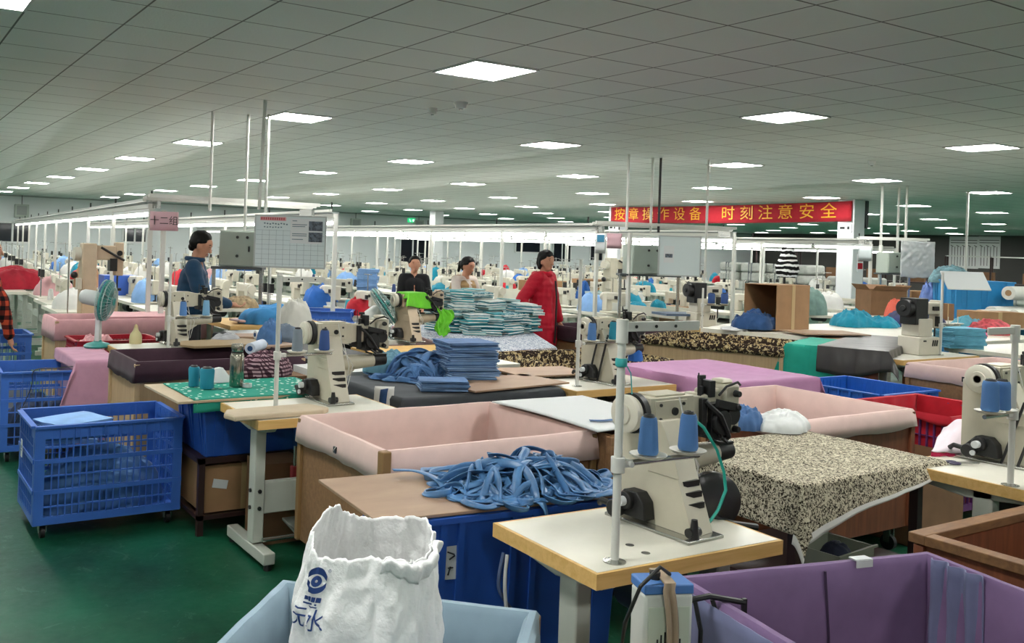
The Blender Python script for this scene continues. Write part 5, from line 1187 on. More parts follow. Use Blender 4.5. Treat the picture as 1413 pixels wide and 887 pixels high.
# bins and goods behind the red-coated woman
panel_bin('wooden bin with plum lining behind the woman in red', (7.12, 7.95, 0), 1.3, .8, .06, .80, 0, plum, ply, .16, seed=71)
for (x_, y_, w_, h_, m_, lab) in [(10.36, 10.5, .34, .1, cyan, 'flat turquoise cloth on the white bench below the second control cabinet'), (10.33, 10.02, .26, .16, cyan, 'rolled turquoise cloth on the white bench below the second control cabinet')]:
    heap(w_, w_*.8, h_, int(x_*100), m_, 'turquoise_cloth', lab, 'cloth', (x_, y_, .842), 0, nr=20, nt=36, rough=.6)
carton('brown carton on a low table below the second whiteboard', tuple(at(930, 448, .6)), .55, .4, .28, -.2, card, tape=False)
plain_table('table under the brown carton below the second whiteboard', tuple(V((at(925, 445, .6).x-.15, at(925, 445, .6).y-.1, 0))), 1.3, .7, -.2, .60, white_top)
o = MB().bb((0, 0, 0), (.7, .4, .03)).build('dark_board', mat('blue_grey_board', '#53647a', .6)); place(o, tuple(at(920, 436, .9)), -.3); tag(o, 'blue-grey board propped flat above the brown carton', 'board')
# machine behind with wooden shelf
tall_machine('tall cream machine below the second control cabinet', tuple(at(888, 432, .8)+V((.35, 1.2, 0))), 0, cream)
# ================================================================ people
def blob(segs, name, m_, parent, voxel=.012, disp=0, seed=0, smooth_it=4):
    b = MB()
    for (p0, r0, p1, r1) in segs:
        p0, p1 = V(p0), V(p1); d = p1-p0; L = d.length; t_ = d.normalized() if L > 1e-6 else V((0, 0, 1)); pts = []; rr = []
        for k in range(4): a_ = -PI/2+PI/2*k/4; pts.append(p0+t_*r0*math.sin(a_)); rr.append(max(.0008, r0*math.cos(a_)))
        for k in range(5): pts.append(p0+d*k/4); rr.append(r0+(r1-r0)*k/4)
        for k in range(1, 5): a_ = PI/2*k/4; pts.append(p1+t_*r1*math.sin(a_)); rr.append(max(.0008, r1*math.cos(a_)))
        b.tube(pts, rr, 14)
    o = b.build(name, m_, None, smooth=True, ang=180)
    md = o.modifiers.new('r', 'REMESH'); md.mode = 'VOXEL'; md.voxel_size = voxel; md.use_smooth_shade = True
    md = o.modifiers.new('s', 'SMOOTH'); md.iterations = smooth_it; md.factor = .5
    bpy.context.view_layer.update()
    me = bpy.data.meshes.new_from_object(o.evaluated_get(bpy.context.evaluated_depsgraph_get())); old = o.data; o.modifiers.clear(); o.data = me; bpy.data.meshes.remove(old)
    if disp:
        for v in me.vertices:
            n_ = v.normal; v.co = v.co+n_*(disp*(nz(v.co.x*9+seed, v.co.y*9, v.co.z*7)+.6*nz(v.co.x*3, v.co.y*3+seed, v.co.z*26)))
    me.shade_smooth(); o.parent = parent; return o
def person(label, loc, rz, H=1.65, pose=None, top=None, trousers=None, sleeve=1.0, hairlen=0, coat=0, skin_m=None, bulk=1.0, head=(0, 0), lean=0, vest=None, neck_open=.0, hair_m=None, female=False):
    """faces +x of its own frame; left hand side is +y"""
    r = thing('person', label, 'person', loc, rz); s = H/1.7; P = pose or {}
    skin_m = skin_m or skin
    hip = V((0, 0, .93))*s
    def L(p_): return V(p_)*s
    R_ = Matrix.Rotation(lean, 3, 'Y')
    def up(p_): q = V(p_)*s; return R_ @ (q-hip)+hip
    chest = up((.0, 0, 1.28)); neck = up((.0, 0, 1.44)); hc = up((.03, 0, 1.585))
    sw = (.165 if female else .185)
    sh = {sd: up((0, sd*sw, 1.385)) for sd in (1, -1)}
    Rh = Matrix.Rotation(head[0], 3, 'Z') @ Matrix.Rotation(head[1], 3, 'Y')
    def hd(x, y, z): return hc+Rh @ (V((x, y, z))*s)
    B = []
    def cap(a_, ra, b_, rb): B.append((a_, ra*s, b_, rb*s))
    cap(hip+L((0, .06, 0)), .105, hip+L((0, -.06, 0)), .105); cap(hip, .115, chest, .125); cap(chest+L((0, .07, 0)), .1, chest+L((0, -.07, 0)), .1); cap(sh[1], .055, sh[-1], .055); cap(chest, .11, neck-L((0, 0, .04)), .07); cap(neck-L((0, 0, .03)), .055, hc-L((.02, 0, .05)), .048)
    # head: skull, jaw, nose, ears
    cap(hd(-.02, 0, .035), .082, hd(.02, 0, .03), .078); cap(hd(.03, 0, -.02), .064, hd(.045, 0, -.075), .04); cap(hd(.02, .028, -.02), .046, hd(.04, .012, -.075), .034); cap(hd(.02, -.028, -.02), .046, hd(.04, -.012, -.075), .034)
    cap(hd(.092, 0, .015), .009, hd(.108, 0, -.022), .013); cap(hd(.085, .012, -.06), .012, hd(.085, -.012, -.06), .012); cap(hd(.0, .078, .0), .02, hd(.0, .08, -.025), .014); cap(hd(.0, -.078, .0), .02, hd(.0, -.08, -.025), .014)
    limbs = {}
    for sd in (1, -1):
        k = 'l' if sd > 0 else 'r'
        el = up(P.get(k+'e', (.02, sd*(sw+.06), 1.10))); wr = up(P.get(k+'w', (.12, sd*(sw+.05), .87)))
        cap(sh[sd], .052, el, .04); cap(el, .038, wr, .026); limbs[sd] = (el, wr)
        d_ = (wr-el).normalized(); hn = V(P.get(k+'n', (0, 0, -1))); sdv = d_.cross(hn)
        sdv = sdv.normalized() if sdv.length > .1 else V((0, 1, 0)); pal = sdv.cross(d_).normalized()
        kn = wr+d_*.085*s
        cap(wr, .024, wr+d_*.05*s, .027); 
        for i, (off, ln) in enumerate([(-.03, .07), (-.01, .082), (.01, .077), (.029, .06)]):
            a_ = kn+sdv*off*s; cap(wr+d_*.03*s+sdv*off*.7*s, .0125, a_, .0105); m1_ = a_+(d_*.86-pal*.3)*ln*.5*s; cap(a_, .0098, m1_, .0085); cap(m1_, .0085, m1_+(d_*.55-pal*.75)*ln*.5*s, .007)
        tb_ = wr+d_*.03*s-sdv*.028*s*sd*(1); t2 = tb_+(d_*.6-sdv*.75*sd-pal*.25).normalized()*.042*s; cap(tb_, .0125, t2, .0105); cap(t2, .0098, t2+(d_*.85-pal*.4-sdv*.2*sd).normalized()*.034*s, .008)
        hp_ = L((0, sd*.09, .9)); kne = L((.03, sd*.1, .49)); an = L((-.01, sd*.1, .08)); cap(hp_, .082, kne, .055); cap(kne, .054, an, .036); cap(an-L((0, 0, .035)), .036, an+L((.13, sd*.02, -.05)), .028)
    blob(B, 'body', skin_m, r, .0085 if H > .5 else .01, smooth_it=2)
    # eyes, brows, mouth
    for sd in (1, -1):
        e = MB(); e.sphere(tuple(hd(.078, sd*.031, .022)), .0105*s, 12, sc=(1, 1.3, .62)); e.build('eye', mat('eye_dark', '#1a1412', .25), r)
        MB().tube([hd(.084, sd*.016, .042), hd(.087, sd*.032, .046), hd(.074, sd*.05, .04)], .0038*s, 6).build('eyebrow', hair_m or hair, r)
    MB().tube([hd(.083, .022, -.053), hd(.096, 0, -.05), hd(.083, -.022, -.053)], .0042*s, 6).build('lips', mat('lip', '#9b574c', .5), r)
    # hair
    hs = [(hd(-.035, 0, .05), .088*s, hd(-.012, 0, .068), .08*s), (hd(-.05, .03, .01), .062*s, hd(-.05, -.03, .01), .062*s), (hd(.022, .036, .092), .034*s, hd(.022, -.036, .092), .034*s), (hd(-.01, .068, .04), .03*s, hd(.03, .062, .055), .022*s), (hd(-.01, -.068, .04), .03*s, hd(.03, -.062, .055), .022*s), (hd(-.06, .0, -.04), .045*s, hd(-.05, 0, 0), .06*s)]
    if hairlen == 1: hs += [(hd(-.09, 0, .01), .045*s, hd(-.14, 0, -.0), .03*s), (hd(-.14, 0, 0), .03*s, hd(-.15, .03, -.13), .02*s)]
    if hairlen == 2: hs += [(hd(-.02, .078, .02), .026*s, hd(-.02, .08, -.06), .02*s), (hd(-.02, -.078, .02), .026*s, hd(-.02, -.08, -.06), .02*s), (hd(-.06, .04, -.02), .05*s, hd(-.05, .045, -.07), .035*s), (hd(-.06, -.04, -.02), .05*s, hd(-.05, -.045, -.07), .035*s), (hd(.055, .03, .078), .022*s, hd(.06, -.035, .075), .022*s)]
    blob(hs, 'hair', hair_m or hair, r, .008, .004, 3, 2)
    # clothing
    def tops(extra, slv, z_low, col_in=0):
        T_ = [(hip+L((0, .05, .02)), (.118+extra)*s, chest+L((0, .045, 0)), (.118+extra)*s), (hip+L((0, -.05, .02)), (.118+extra)*s, chest+L((0, -.045, 0)), (.118+extra)*s), (chest+L((0, .08, 0)), (.1+extra)*s, chest+L((0, -.08, 0)), (.1+extra)*s), (sh[1]*.98+neck*.02, (.058+extra)*s, sh[-1], (.058+extra)*s), (chest, (.105+extra)*s, neck-L((0, 0, .055)), (.062+extra*.8)*s)]
        if z_low < 0: T_.append((hip+L((0, .04, 0)), (.125+extra)*s, hip+L((.0, .05, z_low)), (.14+extra)*s)); T_.append((hip+L((0, -.04, 0)), (.125+extra)*s, hip+L((.0, -.05, z_low)), (.14+extra)*s))
        for sd in (1, -1):
            el, wr = limbs[sd]; T_.append((sh[sd], (.06+extra)*s, el, (.05+extra*.9)*s))
            if slv > .5: T_.append((el, (.049+extra*.9)*s, el.lerp(wr, .92), (.037+extra*.7)*s))
        return T_
    jk = blob(tops(.012*bulk, sleeve, coat), 'jacket' if coat or bulk > 1 else 'top', top, r, .011, .009 if bulk > 1 else .005, 5, 2)
    tr = []
    for sd in (1, -1):
        hp_ = L((0, sd*.088, .9)); kne = L((.03, sd*.1, .49)); an = L((-.01, sd*.1, .1)); tr += [(hp_, .1*s, kne, .072*s), (kne, .07*s, an, .056*s)]
    tr.append((hip+L((0, .05, 0)), .118*s, hip+L((0, -.05, 0)), .118*s)); blob(tr, 'trousers', trousers or mat('dark_trousers', '#1d1d22', .8), r, .014, .006, 9, 2)
    for sd in (1, -1): blob([(L((-.04, sd*.1, .045)), .045*s, L((.13, sd*.12, .035)), .036*s), (L((-.03, sd*.1, .05)), .046*s, L((-.02, sd*.1, .1)), .042*s)], 'shoe', mat('shoe_black', '#18181a', .5), r, .01, 0, 0, 2)
    r['_'] = 0; del r['_']
    return r, dict(up=up, L=L, hd=hd, s=s, chest=chest, neck=neck, hip=hip, sh=sh, limbs=limbs)
fwd = YAW
# man in navy, seen from behind his left side, sorting pieces at the table
q = dp(262, 420, 8.75)
r, k_ = person('man in a dark navy jacket standing at a bench, head bowed over fabric', (q.x, q.y, 0), -.42, 1.75, dict(le=(.10, .25, 1.10), lw=(.34, .16, 1.06), re=(.12, -.24, 1.10), rw=(.36, -.10, 1.08), ln=(0, -.3, -1), rn=(0, .3, -1)), top=cloth('navy_jacket', '#1d3b55', .12), head=(-.1, .42), lean=.08, bulk=1.2)
MB().tube([k_['up']((.075*math.cos(a_)-.01, .075*math.sin(a_), 1.455)) for a_ in [i*PI/8 for i in range(16)]], .022*k_['s'], 8, closed=True).build('collar', cloth('navy_jacket', '#1d3b55', .12), r)
hpnt = k_['limbs'][1][1]
M_ = Matrix.Translation(q*1) 
wpos = Matrix.Translation((q.x, q.y, 0)) @ Matrix.Rotation(-.42, 4, 'Z') @ ((k_['limbs'][1][1]+k_['limbs'][-1][1])/2+V((.1, .0, -.0)))
heap(.34, .22, .12, 401, mat('patterned_piece', '#a5906f', .8, nz=(25, .5)), 'fabric_piece', 'tan and black fabric piece held by the man in navy', 'fabric', (wpos.x, wpos.y, wpos.z-.03), 0, nr=18, nt=30, rough=.9)
plain_table('wooden-edged bench where the man in navy works', (q.x+.38, 8.52, 0), 1.1, .9, 0, .86, edge_wood)
heap(.7, .5, .2, 403, cloth('azure_cloth', '#3f86bd', .12), 'blue_cloth', 'azure blue cloth heap on the bench in front of the man in navy', 'cloth', (q.x+.95, q.y+.15, .862), 0, rough=.5)
# woman in black
q = dp(570, 420, 12.6)
r, k_ = person('woman in a black sweater with tied-back hair, standing behind the green cloth', (q.x, q.y, 0), YAW+PI+.15, 1.535, dict(le=(.03, .23, 1.10), lw=(.2, .15, .95), re=(.05, -.22, 1.1), rw=(.2, -.12, .95)), top=cloth('black_sweater', '#151518', .1), hairlen=1, head=(.05, .06), female=True)
# woman in khaki vest
q = dp(636, 420, 11.9)
r, k_ = person('woman in a khaki vest and pale sleeves, looking down behind the teal heap', (q.x, q.y, 0), YAW+PI+.75, 1.56, dict(le=(.1, .24, 1.12), lw=(.30, .12, 1.1), re=(.1, -.22, 1.12), rw=(.3, -.05, 1.12)), top=cloth('white_sleeves', '#cbbfb6', .08), hairlen=1, head=(.1, .35), female=True, lean=.12)
vm = cloth('khaki_vest', '#9a7f58', .15)
s = k_['s']
blob([(k_['chest']+V((-.01, .075, 0))*s, .142*s, k_['hip']+V((0, .06, .05))*s, .155*s), (k_['chest']+V((-.01, -.075, 0))*s, .142*s, k_['hip']+V((0, -.06, .05))*s, .155*s), (k_['sh'][1]+V((-.02, -.03, 0))*s, .08*s, k_['neck']+V((-.05, .05, -.03))*s, .055*s), (k_['sh'][-1]+V((-.02, .03, 0))*s, .08*s, k_['neck']+V((-.05, -.05, -.03))*s, .055*s)], 'vest', vm, r, .012, .012, 3, 2)
# woman in red
q = dp(748, 440, 10.9)
r, k_ = person('woman in a long red padded coat walking past the teal heap', (q.x, q.y, 0), YAW+PI+.98, 1.67, dict(le=(-.02, .33, 1.12), lw=(.05, .38, .86), re=(-.14, -.27, 1.13), rw=(-.02, -.25, .92)), top=mat('red_coat', '#b3122a', .6, nz=(6, .15), bump=(18, .35, .02), spec=.25), coat=-.3, bulk=2.4, hairlen=2, head=(-.25, .1), female=True)
MB().tube([k_['up']((.165, -.01, 1.36)), k_['L']((.19, -.015, 1.15)), k_['L']((.19, -.02, .9)), k_['L']((.185, -.02, .62))], .012, 8).build('front_zip', blackp, r)
MB().tube([k_['up']((.10*math.cos(a_)-.02, .085*math.sin(a_), 1.43)) for a_ in [i*PI/8 for i in range(16)]], .034*k_['s'], 8, closed=True).build('hood_collar', mat('red_coat', '#b01c2c', .5), r)
# person in plaid at left edge
q = dp(-20, 420, 8.3)
r, k_ = person('person in a red and black plaid shirt at the left edge, arm hanging down', (q.x, q.y, 0), -.2, 1.62, dict(re=(.17, -.28, 1.12), rw=(.24, -.27, .80), le=(-.05, .25, 1.1), lw=(.0, .27, .85)), top=plaid, bulk=1.3)
# ================================================================ production lines
tube_e = emis('tube_glow', '#fefdf9', 9.0)
ZR = 2.0
RDIR = math.radians(4.4)   # the lines run slightly off the ceiling grid
def along(x, y, s): return V((x+math.sin(RDIR)*s, y+math.cos(RDIR)*s, 0))
tube0 = thing('tube_light', 'bright white tube light hanging under an overhead rail of the sewing lines', 'tube light', (0, 0, -50), 0, 'tube lights under the rails')
MB().box((0, 0, .03), (.035, 1.22, .035)).build('fitting', frame_w, tube0, smooth=False); MB().cyl((0, -.58, -.012), (0, .58, -.012), .02, n=10).build('tube', tube_e, tube0)
used_t = [False]
def rail(label, x, y, n, z=ZR, pitch=1.28, post_every=2, first_post=0, pz=0.0, tubes=True):
    L = n*pitch; r = thing('overhead_rail', label, 'rail', (x, y, 0), -RDIR)
    MB().bb((-.03, 0, z), (.03, L, z+.05)).bb((-.09, .0, z+.07), (-.05, L, z+.1)).build('beam', pole_w, r, smooth=False)
    MB().bb((-.045, 0, z+.052), (.045, L, z+.068)).build('cable_tray', mat('tray_grey', '#8d9391', .5), r, smooth=False)
    for i in range(first_post, n+1, post_every): MB().box((0, i*pitch, z/2+pz/2), (.045, .045, z-pz)).build('post', pole_w, r, smooth=False)
    for i in range(0, n, 2): MB().cyl((.06, i*pitch+.3, z+.07), (.06, i*pitch+.3, z+.2), .012, n=6).build('plug', black, r)
    if tubes:
        for i in range(n):
            p_ = along(x, y, (i+.5)*pitch); p_.z = z-.055
            if not used_t[0]: place(tube0, p_, -RDIR); used_t[0] = True
            else: dup(tube0, p_, -RDIR)
    return r
rails = [(2.65, 9.95, 19, 'overhead light rail running from the pink numbered card into the hall at left'), (4.95, 10.15, 18, 'overhead light rail behind the whiteboard with grid lines'),
         (9.05, 10.0, 19, 'overhead light rail starting above the woman in red'), (11.6, 9.7, 19, 'overhead light rail behind the second whiteboard'),
         (15.9, 10.2, 16, 'overhead light rail left of the banner column'), (18.0, 14.2, 14, 'overhead light rail behind the banner column'), (24.5, 15.0, 12, 'overhead light rail far behind the banner column')]
for x, y, n, lab in rails: rail(lab, x, y, n)

# sewing stations along the rails: one table and machine of each kind, then copies
st0 = thing('sewing_station_table', 'small white-topped sewing table in the rows under the overhead rails', 'table', (0, 0, -50), 0, 'sewing tables in the far rows')
MB().bb((-.28, -.55, .74), (.28, .55, .78)).build('tabletop', white_top, st0, smooth=False)
for y in (-.45, .45): MB().bb((-.03, y-.03, .05), (.03, y+.03, .74)).bb((-.25, y-.03, 0), (.25, y+.03, .06)).build('leg', grey_leg, st0, smooth=False)
MB().bb((-.02, -.45, .25), (.02, .45, .36)).build('cross_panel', grey_leg, st0, smooth=False); MB().cyl((0, -.1, .6), (0, .15, .6), .07, n=10).build('motor', blackp, st0)
fm0 = flatbed('white flat-bed sewing machine standing in the rows under the overhead rails', (0, 0, -50), 0, 'flat-bed machines in the far rows')
cn0 = thing('thread_cone', 'small thread cone standing on a machine in the far rows', 'thread', (0, 0, -50), 0, 'thread cones in the far rows'); MB().lathe([(.04, 0), (.042, .02), (.03, .14), (.022, .15), (0, .15)], n=10).build('wound_thread', whitec, cn0)
st_n = [0]
def station(x, y, rz, cone_c=None, mach=True):
    if st_n[0] == 0: place(st0, (x, y, 0), rz); place(fm0, (x, y-.2, .781), rz+PI/2)
    else:
        dup(st0, (x, y, 0), rz)
        if mach: dup(fm0, (x, y-.2, .781), rz+PI/2)
    st_n[0] += 1
tube_cols = [mat('cone_navy', '#26396b', .7), mat('cone_black', '#17171a', .7), whitec, mat('cone_teal', '#1f8fa0', .7), thread_w]
cone_first = [True]
for k_, (x, y, n, lab) in enumerate(rails):
    for i in range(n):
        s_ = .65+i*1.28
        for side in (-1, 1):
            if k_ in (0,) and side == -1 and i < 1: continue
            if k_ == 5 and side < 0: continue
            p_ = along(x+side*.55, y, s_)
            if abs(p_.x-19.7) < .6 and min(abs(p_.y-c_) for c_ in (13.15, 20.85, 31.2)) < .85: continue
            station(p_.x, p_.y, PI if side > 0 else 0, mach=(i+k_+side) % 5 != 0)
            if i < 9 and RD.random() < .6:
                c_ = RD.choice(tube_cols); pos = (p_.x+side*.1, p_.y+RD.uniform(-.4, .4), .781)
                q = cn0 if cone_first[0] else dup(cn0, pos)
                if cone_first[0]: place(cn0, pos); cone_first[0] = False
                else: remat(q, {'white_cloth': c_})
# long white chutes between the paired rails
ch0 = None
for (x, y, n, lab) in [(3.87, 10.9, 22, 'long white-topped centre bench running between the two left light rails'), (10.27, 9.15, 23, 'long white-topped centre bench behind the woman in red'), (17.17, 11.5, 18, 'long white-topped centre bench beside the banner column')]:
    r = thing('centre_bench', lab, 'bench', (x, y, 0), -RDIR); MB().bb((-.25, 0, .80), (.25, n, .84)).bb((-.265, 0, .76), (-.25, n, .90)).bb((.25, 0, .76), (.265, n, .90)).build('tabletop', white_top, r, smooth=False)
    for i in range(0, n+1, 3): MB().bb((-.24, max(.02, i-.03), 0), (-.18, max(.08, i+.03), .8)).bb((.18, max(.02, i-.03), 0), (.24, max(.08, i+.03), .8)).build('leg', grey_leg, r, smooth=False)
# cloth heaps, tubs and bags scattered over the far rows
hm = [heap(.6, .45, .25, 200+i, m_, 'cloth_heap', 'cloth heap', 'cloth', (0, 0, -50), nr=12, nt=22, rough=.8).data for i, m_ in enumerate([whitec, skyc, bluec, redc, pinkc, cyan])]
for o in [o for o in C.objects if o.name.startswith('cloth_heap')]: bpy.data.objects.remove(o)
hl = ['white', 'sky blue', 'royal blue', 'red', 'pale pink', 'turquoise']
n_h = 0
for k_, (x, y, n, lab) in enumerate(rails):
    for i in range(0, min(n, 14)):
        if RD.random() < .75:
            j = RD.choice([0, 0, 0, 1, 1, 2, 5, 4, 3] if k_ < 2 else [0, 0, 1, 2, 5, 5, 3]); p_ = along(x+RD.choice([-.55, .55]), y, .65+i*1.28+RD.uniform(-.3, .3)); z = .781
            if abs(p_.x-19.7) < .7 and min(abs(p_.y-c_) for c_ in (13.15, 20.85, 31.2)) < .95: continue
            if k_ == 5 and p_.x < along(x, y, .65+i*1.28).x: continue
            if k_ == 0 and i == 0: continue
            o = bpy.data.objects.new('cloth_heap', hm[j]); C.objects.link(o); place(o, (p_.x, p_.y, z), RD.uniform(0, 6)); o.scale = (RD.uniform(.7, 1.1),)*2+(RD.uniform(.7, 1.5),)
            tag(o, hl[j]+' cloth heap lying among the machines of the far rows', 'cloth', hl[j]+' cloth heaps in the far rows'); n_h += 1
# tall thread racks between the machines (thin rods with arms)
rk0 = thing('thread_rack', 'thin upright thread rack with short arms rising among the far machines', 'rack', (0, 0, -50), 0, 'thread racks in the far rows')
MB().cyl((0, 0, .78), (0, 0, 1.45), .01, n=6).build('rod', steel, rk0); MB().box((0, 0, 1.42), (.012, .34, .012)).build('arm', steel, rk0, smooth=False); MB().box((0, 0, 1.05), (.012, .3, .012)).build('arm', steel, rk0, smooth=False); MB().box((0, .1, 1.12), (.05, .05, .11)).build('spool', blackp, rk0, smooth=False); MB().box((0, -.1, 1.12), (.05, .05, .11)).build('spool', blackp, rk0, smooth=False)
f_ = True
for k_, (x, y, n, lab) in enumerate(rails):
    for i in range(0, n, 1):
        if RD.random() < .55:
            p_ = along(x+RD.choice([-.75, .75]), y, .3+i*1.28); p_.z = 0
            if f_: place(rk0, p_, 0); f_ = False
            else: dup(rk0, p_, RD.choice([0, .3, 1.2]))

# ---------------------------------------------------------------- control ends of the lines
def pipe(label, px_, py_, d=None, zb=1.98, r=.018, m_=None, bend=0):
    p_ = at(px_, py_, HC) if d is None else dp(px_, py_, d)
    pts = [(p_.x, p_.y, HC)]+[(p_.x+bend*k/6*.5+.0*k, p_.y, HC-(HC-zb)*k/6) for k in range(1, 7)]
    return tag(MB().tube(pts, r, 8).build('ceiling_pipe', m_ or pole_w), label, 'pipe')
def cabinet(label, c, rz, w=.4, h=.42, d=.2, ztab=None):
    r = thing('control_cabinet', label, 'cabinet', c, rz)
    MB().bb((-w/2, 0, 0), (w/2, d, h)).build('case', cab_grey, r, bevel=.006)
    dr = MB().bb((-w/2+.012, -.014, .012), (w/2-.012, 0, h-.012)).build('door', mat('cabinet_door', '#8f9a90', .45, nz=(4, .05)), r, bevel=.004)
    MB().box((w*.32, -.02, h*.5), (.018, .014, .06)).build('latch', black, dr, bevel=.002)
    for x, z in [(0, .82), (w*.27, .82), (.0, .3)]: MB().cyl((x, -.015, h*z), (x, -.03, h*z), .016, n=12).build('knob', black, dr)
    return r
def cab_stand(label, c, rz, w, ztop, zbot=.0):
    r = thing('cabinet_stand', label, 'stand', c, rz)
    MB().bb((-w/2, -.03, ztop-.03), (w/2, .24, ztop-.002)).build('shelf', maroon if 0 else mat('frame_dark', '#3e4446', .5), r, smooth=False)
    for x in (-w/2+.02, w/2-.02): MB().bb((x-.018, .02, zbot), (x+.018, .056, ztop-.03)).build('leg', steel, r, smooth=False)
    return r
RZ = YAW-PI/2   # facing the aisle
q = dp(327, 368, 10.1)
cab_stand('steel stand under the left control cabinet', (q.x, q.y, 0), RZ, .56, q.z); cabinet('grey control cabinet beside the man in navy', (q.x, q.y, q.z), RZ, .40, .395)
q = dp(897, 378.5, 13.0)
cab_stand('steel stand under the control cabinet beside the second whiteboard', (q.x, q.y, 0), RZ, .86, q.z); cabinet('grey control cabinet left of the second whiteboard under the banner', (q.x-.05, q.y, q.z), RZ+.25, .48, .41, .3)
q = dp(1236, 377, 16.4)
cab_stand('steel stand under the control cabinet at right of the banner column', (q.x, q.y, 0), RZ, .55, q.z); cabinet('pale grey control cabinet beside the plastic-covered board at right', (q.x, q.y, q.z), RZ+.35, .38, .37, .26)
def wb(label, c, w, h, name='whiteboard'):
    r = thing(name, label, 'whiteboard', c, RZ)
    MB().bb((-w/2, 0, 0), (w/2, .02, h)).build('board', wboard, r, smooth=False)
    f = MB(); f.bb((-w/2-.012, -.006, -.012), (w/2+.012, .026, .004)).bb((-w/2-.012, -.006, h-.004), (w/2+.012, .026, h+.012)).bb((-w/2-.012, -.006, .004), (-w/2+.004, .026, h-.004)).bb((w/2-.004, -.006, .004), (w/2+.012, .026, h-.004))
    f.build('frame', mat('alu_frame', '#aeb3b1', .35, .6), r, smooth=False); return r
q = dp(399, 368.5, 10.0); r = wb('whiteboard ruled with a dark grid and pinned photos, left of the woman in black', q, .76, .55)
g = MB()
for i in range(1, 10): g.bb((-.38+.076*i-.001, -.003, .01), (-.38+.076*i+.001, -.001, .40))
for i in range(0, 8): g.bb((-.37, -.003, .03+.052*i), (.37, -.001, .032+.052*i))
g.build('grid_lines', mat('grid_ink', '#5a7079', .6), r, smooth=False)
MB().bb((-.33, -.003, .50), (-.05, -.001, .54)).build('heading_strip', mat('heading_pink', '#cc8f92', .6), r, smooth=False)
g = MB()
for i in range(11): g.bb((-.32+.024*i, -.0032, .507), (-.306+.024*i, -.0030, .533))
g.build('heading_writing', mat('heading_red', '#a8454c', .6), r, smooth=False)
g = MB()
for i in range(9): g.box((-.28+.03*i, -.003, .47-.004*(i % 3)), (.018, .002, .014), ry=.3*(i % 2))
for i in range(7): g.box((-.28+.03*i, -.003, .43-.003*(i % 2)), (.016, .002, .012), ry=-.3*(i % 2))
g.build('handwriting', mat('grid_ink', '#5a7079', .6), r, smooth=False)
MB().bb((0, -.005, .26), (.34, -.001, .53)).build('notice_sheet', paper, r, smooth=False)
photo = mat('photo_grey', '#4a525c', .4, nz=(40, .9))
for z in (.28, .40): MB().bb((.2, -.008, z), (.35, -.005, z+.105)).build('photo', photo, r, smooth=False)
g = MB()
for z, w_ in [(.5, .05), (.46, .16), (.44, .14), (.36, .16), (.34, .16), (.3, .12)]: g.bb((.02, -.0065, z), (.02+w_, -.005, z+.008))
g.build('print', mat('grid_ink', '#5a7079', .6), r, smooth=False)
q = dp(937, 380, 12.6); r = wb('plain whiteboard with a small pinned sheet, right of the control cabinet under the banner', q, .56, .53)
MB().bb((-.22, -.005, .17), (-.08, -.001, .40)).build('notice_sheet', paper, r, smooth=False); MB().bb((-.2, -.0065, .24), (-.1, -.005, .29)).build('print', photo, r, smooth=False)
q = dp(1264, 380, 16.2); r = wb('board wrapped in clear plastic film at right of the banner column', q, .50, .54)
film = mat('plastic_film', '#e8ecec', .12, spec=.7, trans=.55)
MB().grid(lambda a_, b_: (-.3+a_*.6, -.03-.02*abs(nz(a_*6, b_*5, 3))-.01*nz(a_*15, b_*13), -.04+b_*.64+.02*nz(a_*4, b_*2)), 30, 30).build('plastic_film', film, r, solid=.002)
# cross bars above the line ends
def crossbar(label, a_, b_, n=3, z=ZR):
    d_ = (b_-a_); r = thing('cross_rail', label, 'rail', (a_.x, a_.y, 0), math.atan2(d_.y, d_.x)); L = math.hypot(d_.x, d_.y)
    for i in range(n): MB().bb((0, .09*i-.02, z+.11+.028*(n-i)*.5), (L, .09*i+.02, z+.15+.028*(n-i)*.5)).build('bar', pole_w, r, smooth=False)
    for x in (.1, L-.1): MB().bb((x-.02, -.03, z+.04), (x+.02, .09*n, z+.12)).build('bracket', steel, r, smooth=False)
    return r
crossbar('triple white cross rail above the man and the grid whiteboard', dp(205, 292, 9.75), dp(440, 304, 10.9), 3, ZR-.04); crossbar('triple white cross rail above the second control cabinet under the banner', dp(822, 322, 13.1), dp(1015, 333, 13.8), 3, ZR-.06); crossbar('white cross rail above the control cabinet right of the banner column', dp(1185, 338, 16.6), dp(1282, 342, 16.6), 2, ZR-.05)
for i, (a_, lab, bd) in enumerate([((294, 154), 'thin white ceiling pipe dropping behind the man in navy', 0), ((343, 158), 'straight ceiling pipe dropping to the left control cabinet', 0), ((366, 138), 'slanted ceiling pipe left of the grid whiteboard', -.05), ((371, 158), 'second ceiling pipe just left of the grid whiteboard', 0)]):
    pipe(lab, *a_, zb=1.75 if i == 1 else 2.0, bend=bd)
for a_, lab, m_ in [((868, 213), 'left ceiling pipe in front of the red banner', None), ((901, 218), 'middle ceiling pipe in front of the red banner', None), ((912, 218), 'dark cable dropping from the ceiling in front of the red banner', blackp), ((978, 220), 'right ceiling pipe crossing the gap in the red banner', None)]:
    pipe(lab, *a_, m_=m_, zb=.9 if a_[0] == 978 else 2.0)
for a_, lab, zb in [((1218, 255), 'thick white ceiling pipe left of the control cabinet at right', .8), ((1241, 259), 'ceiling pipe dropping to the control cabinet at right', 1.72), ((1252, 257), 'pale ceiling pipe above the plastic-covered board', 2.0), ((1336, 264), 'long white ceiling pipe in front of the wall charts at right', .8)]:
    pipe(lab, *a_, zb=zb, r=.024)
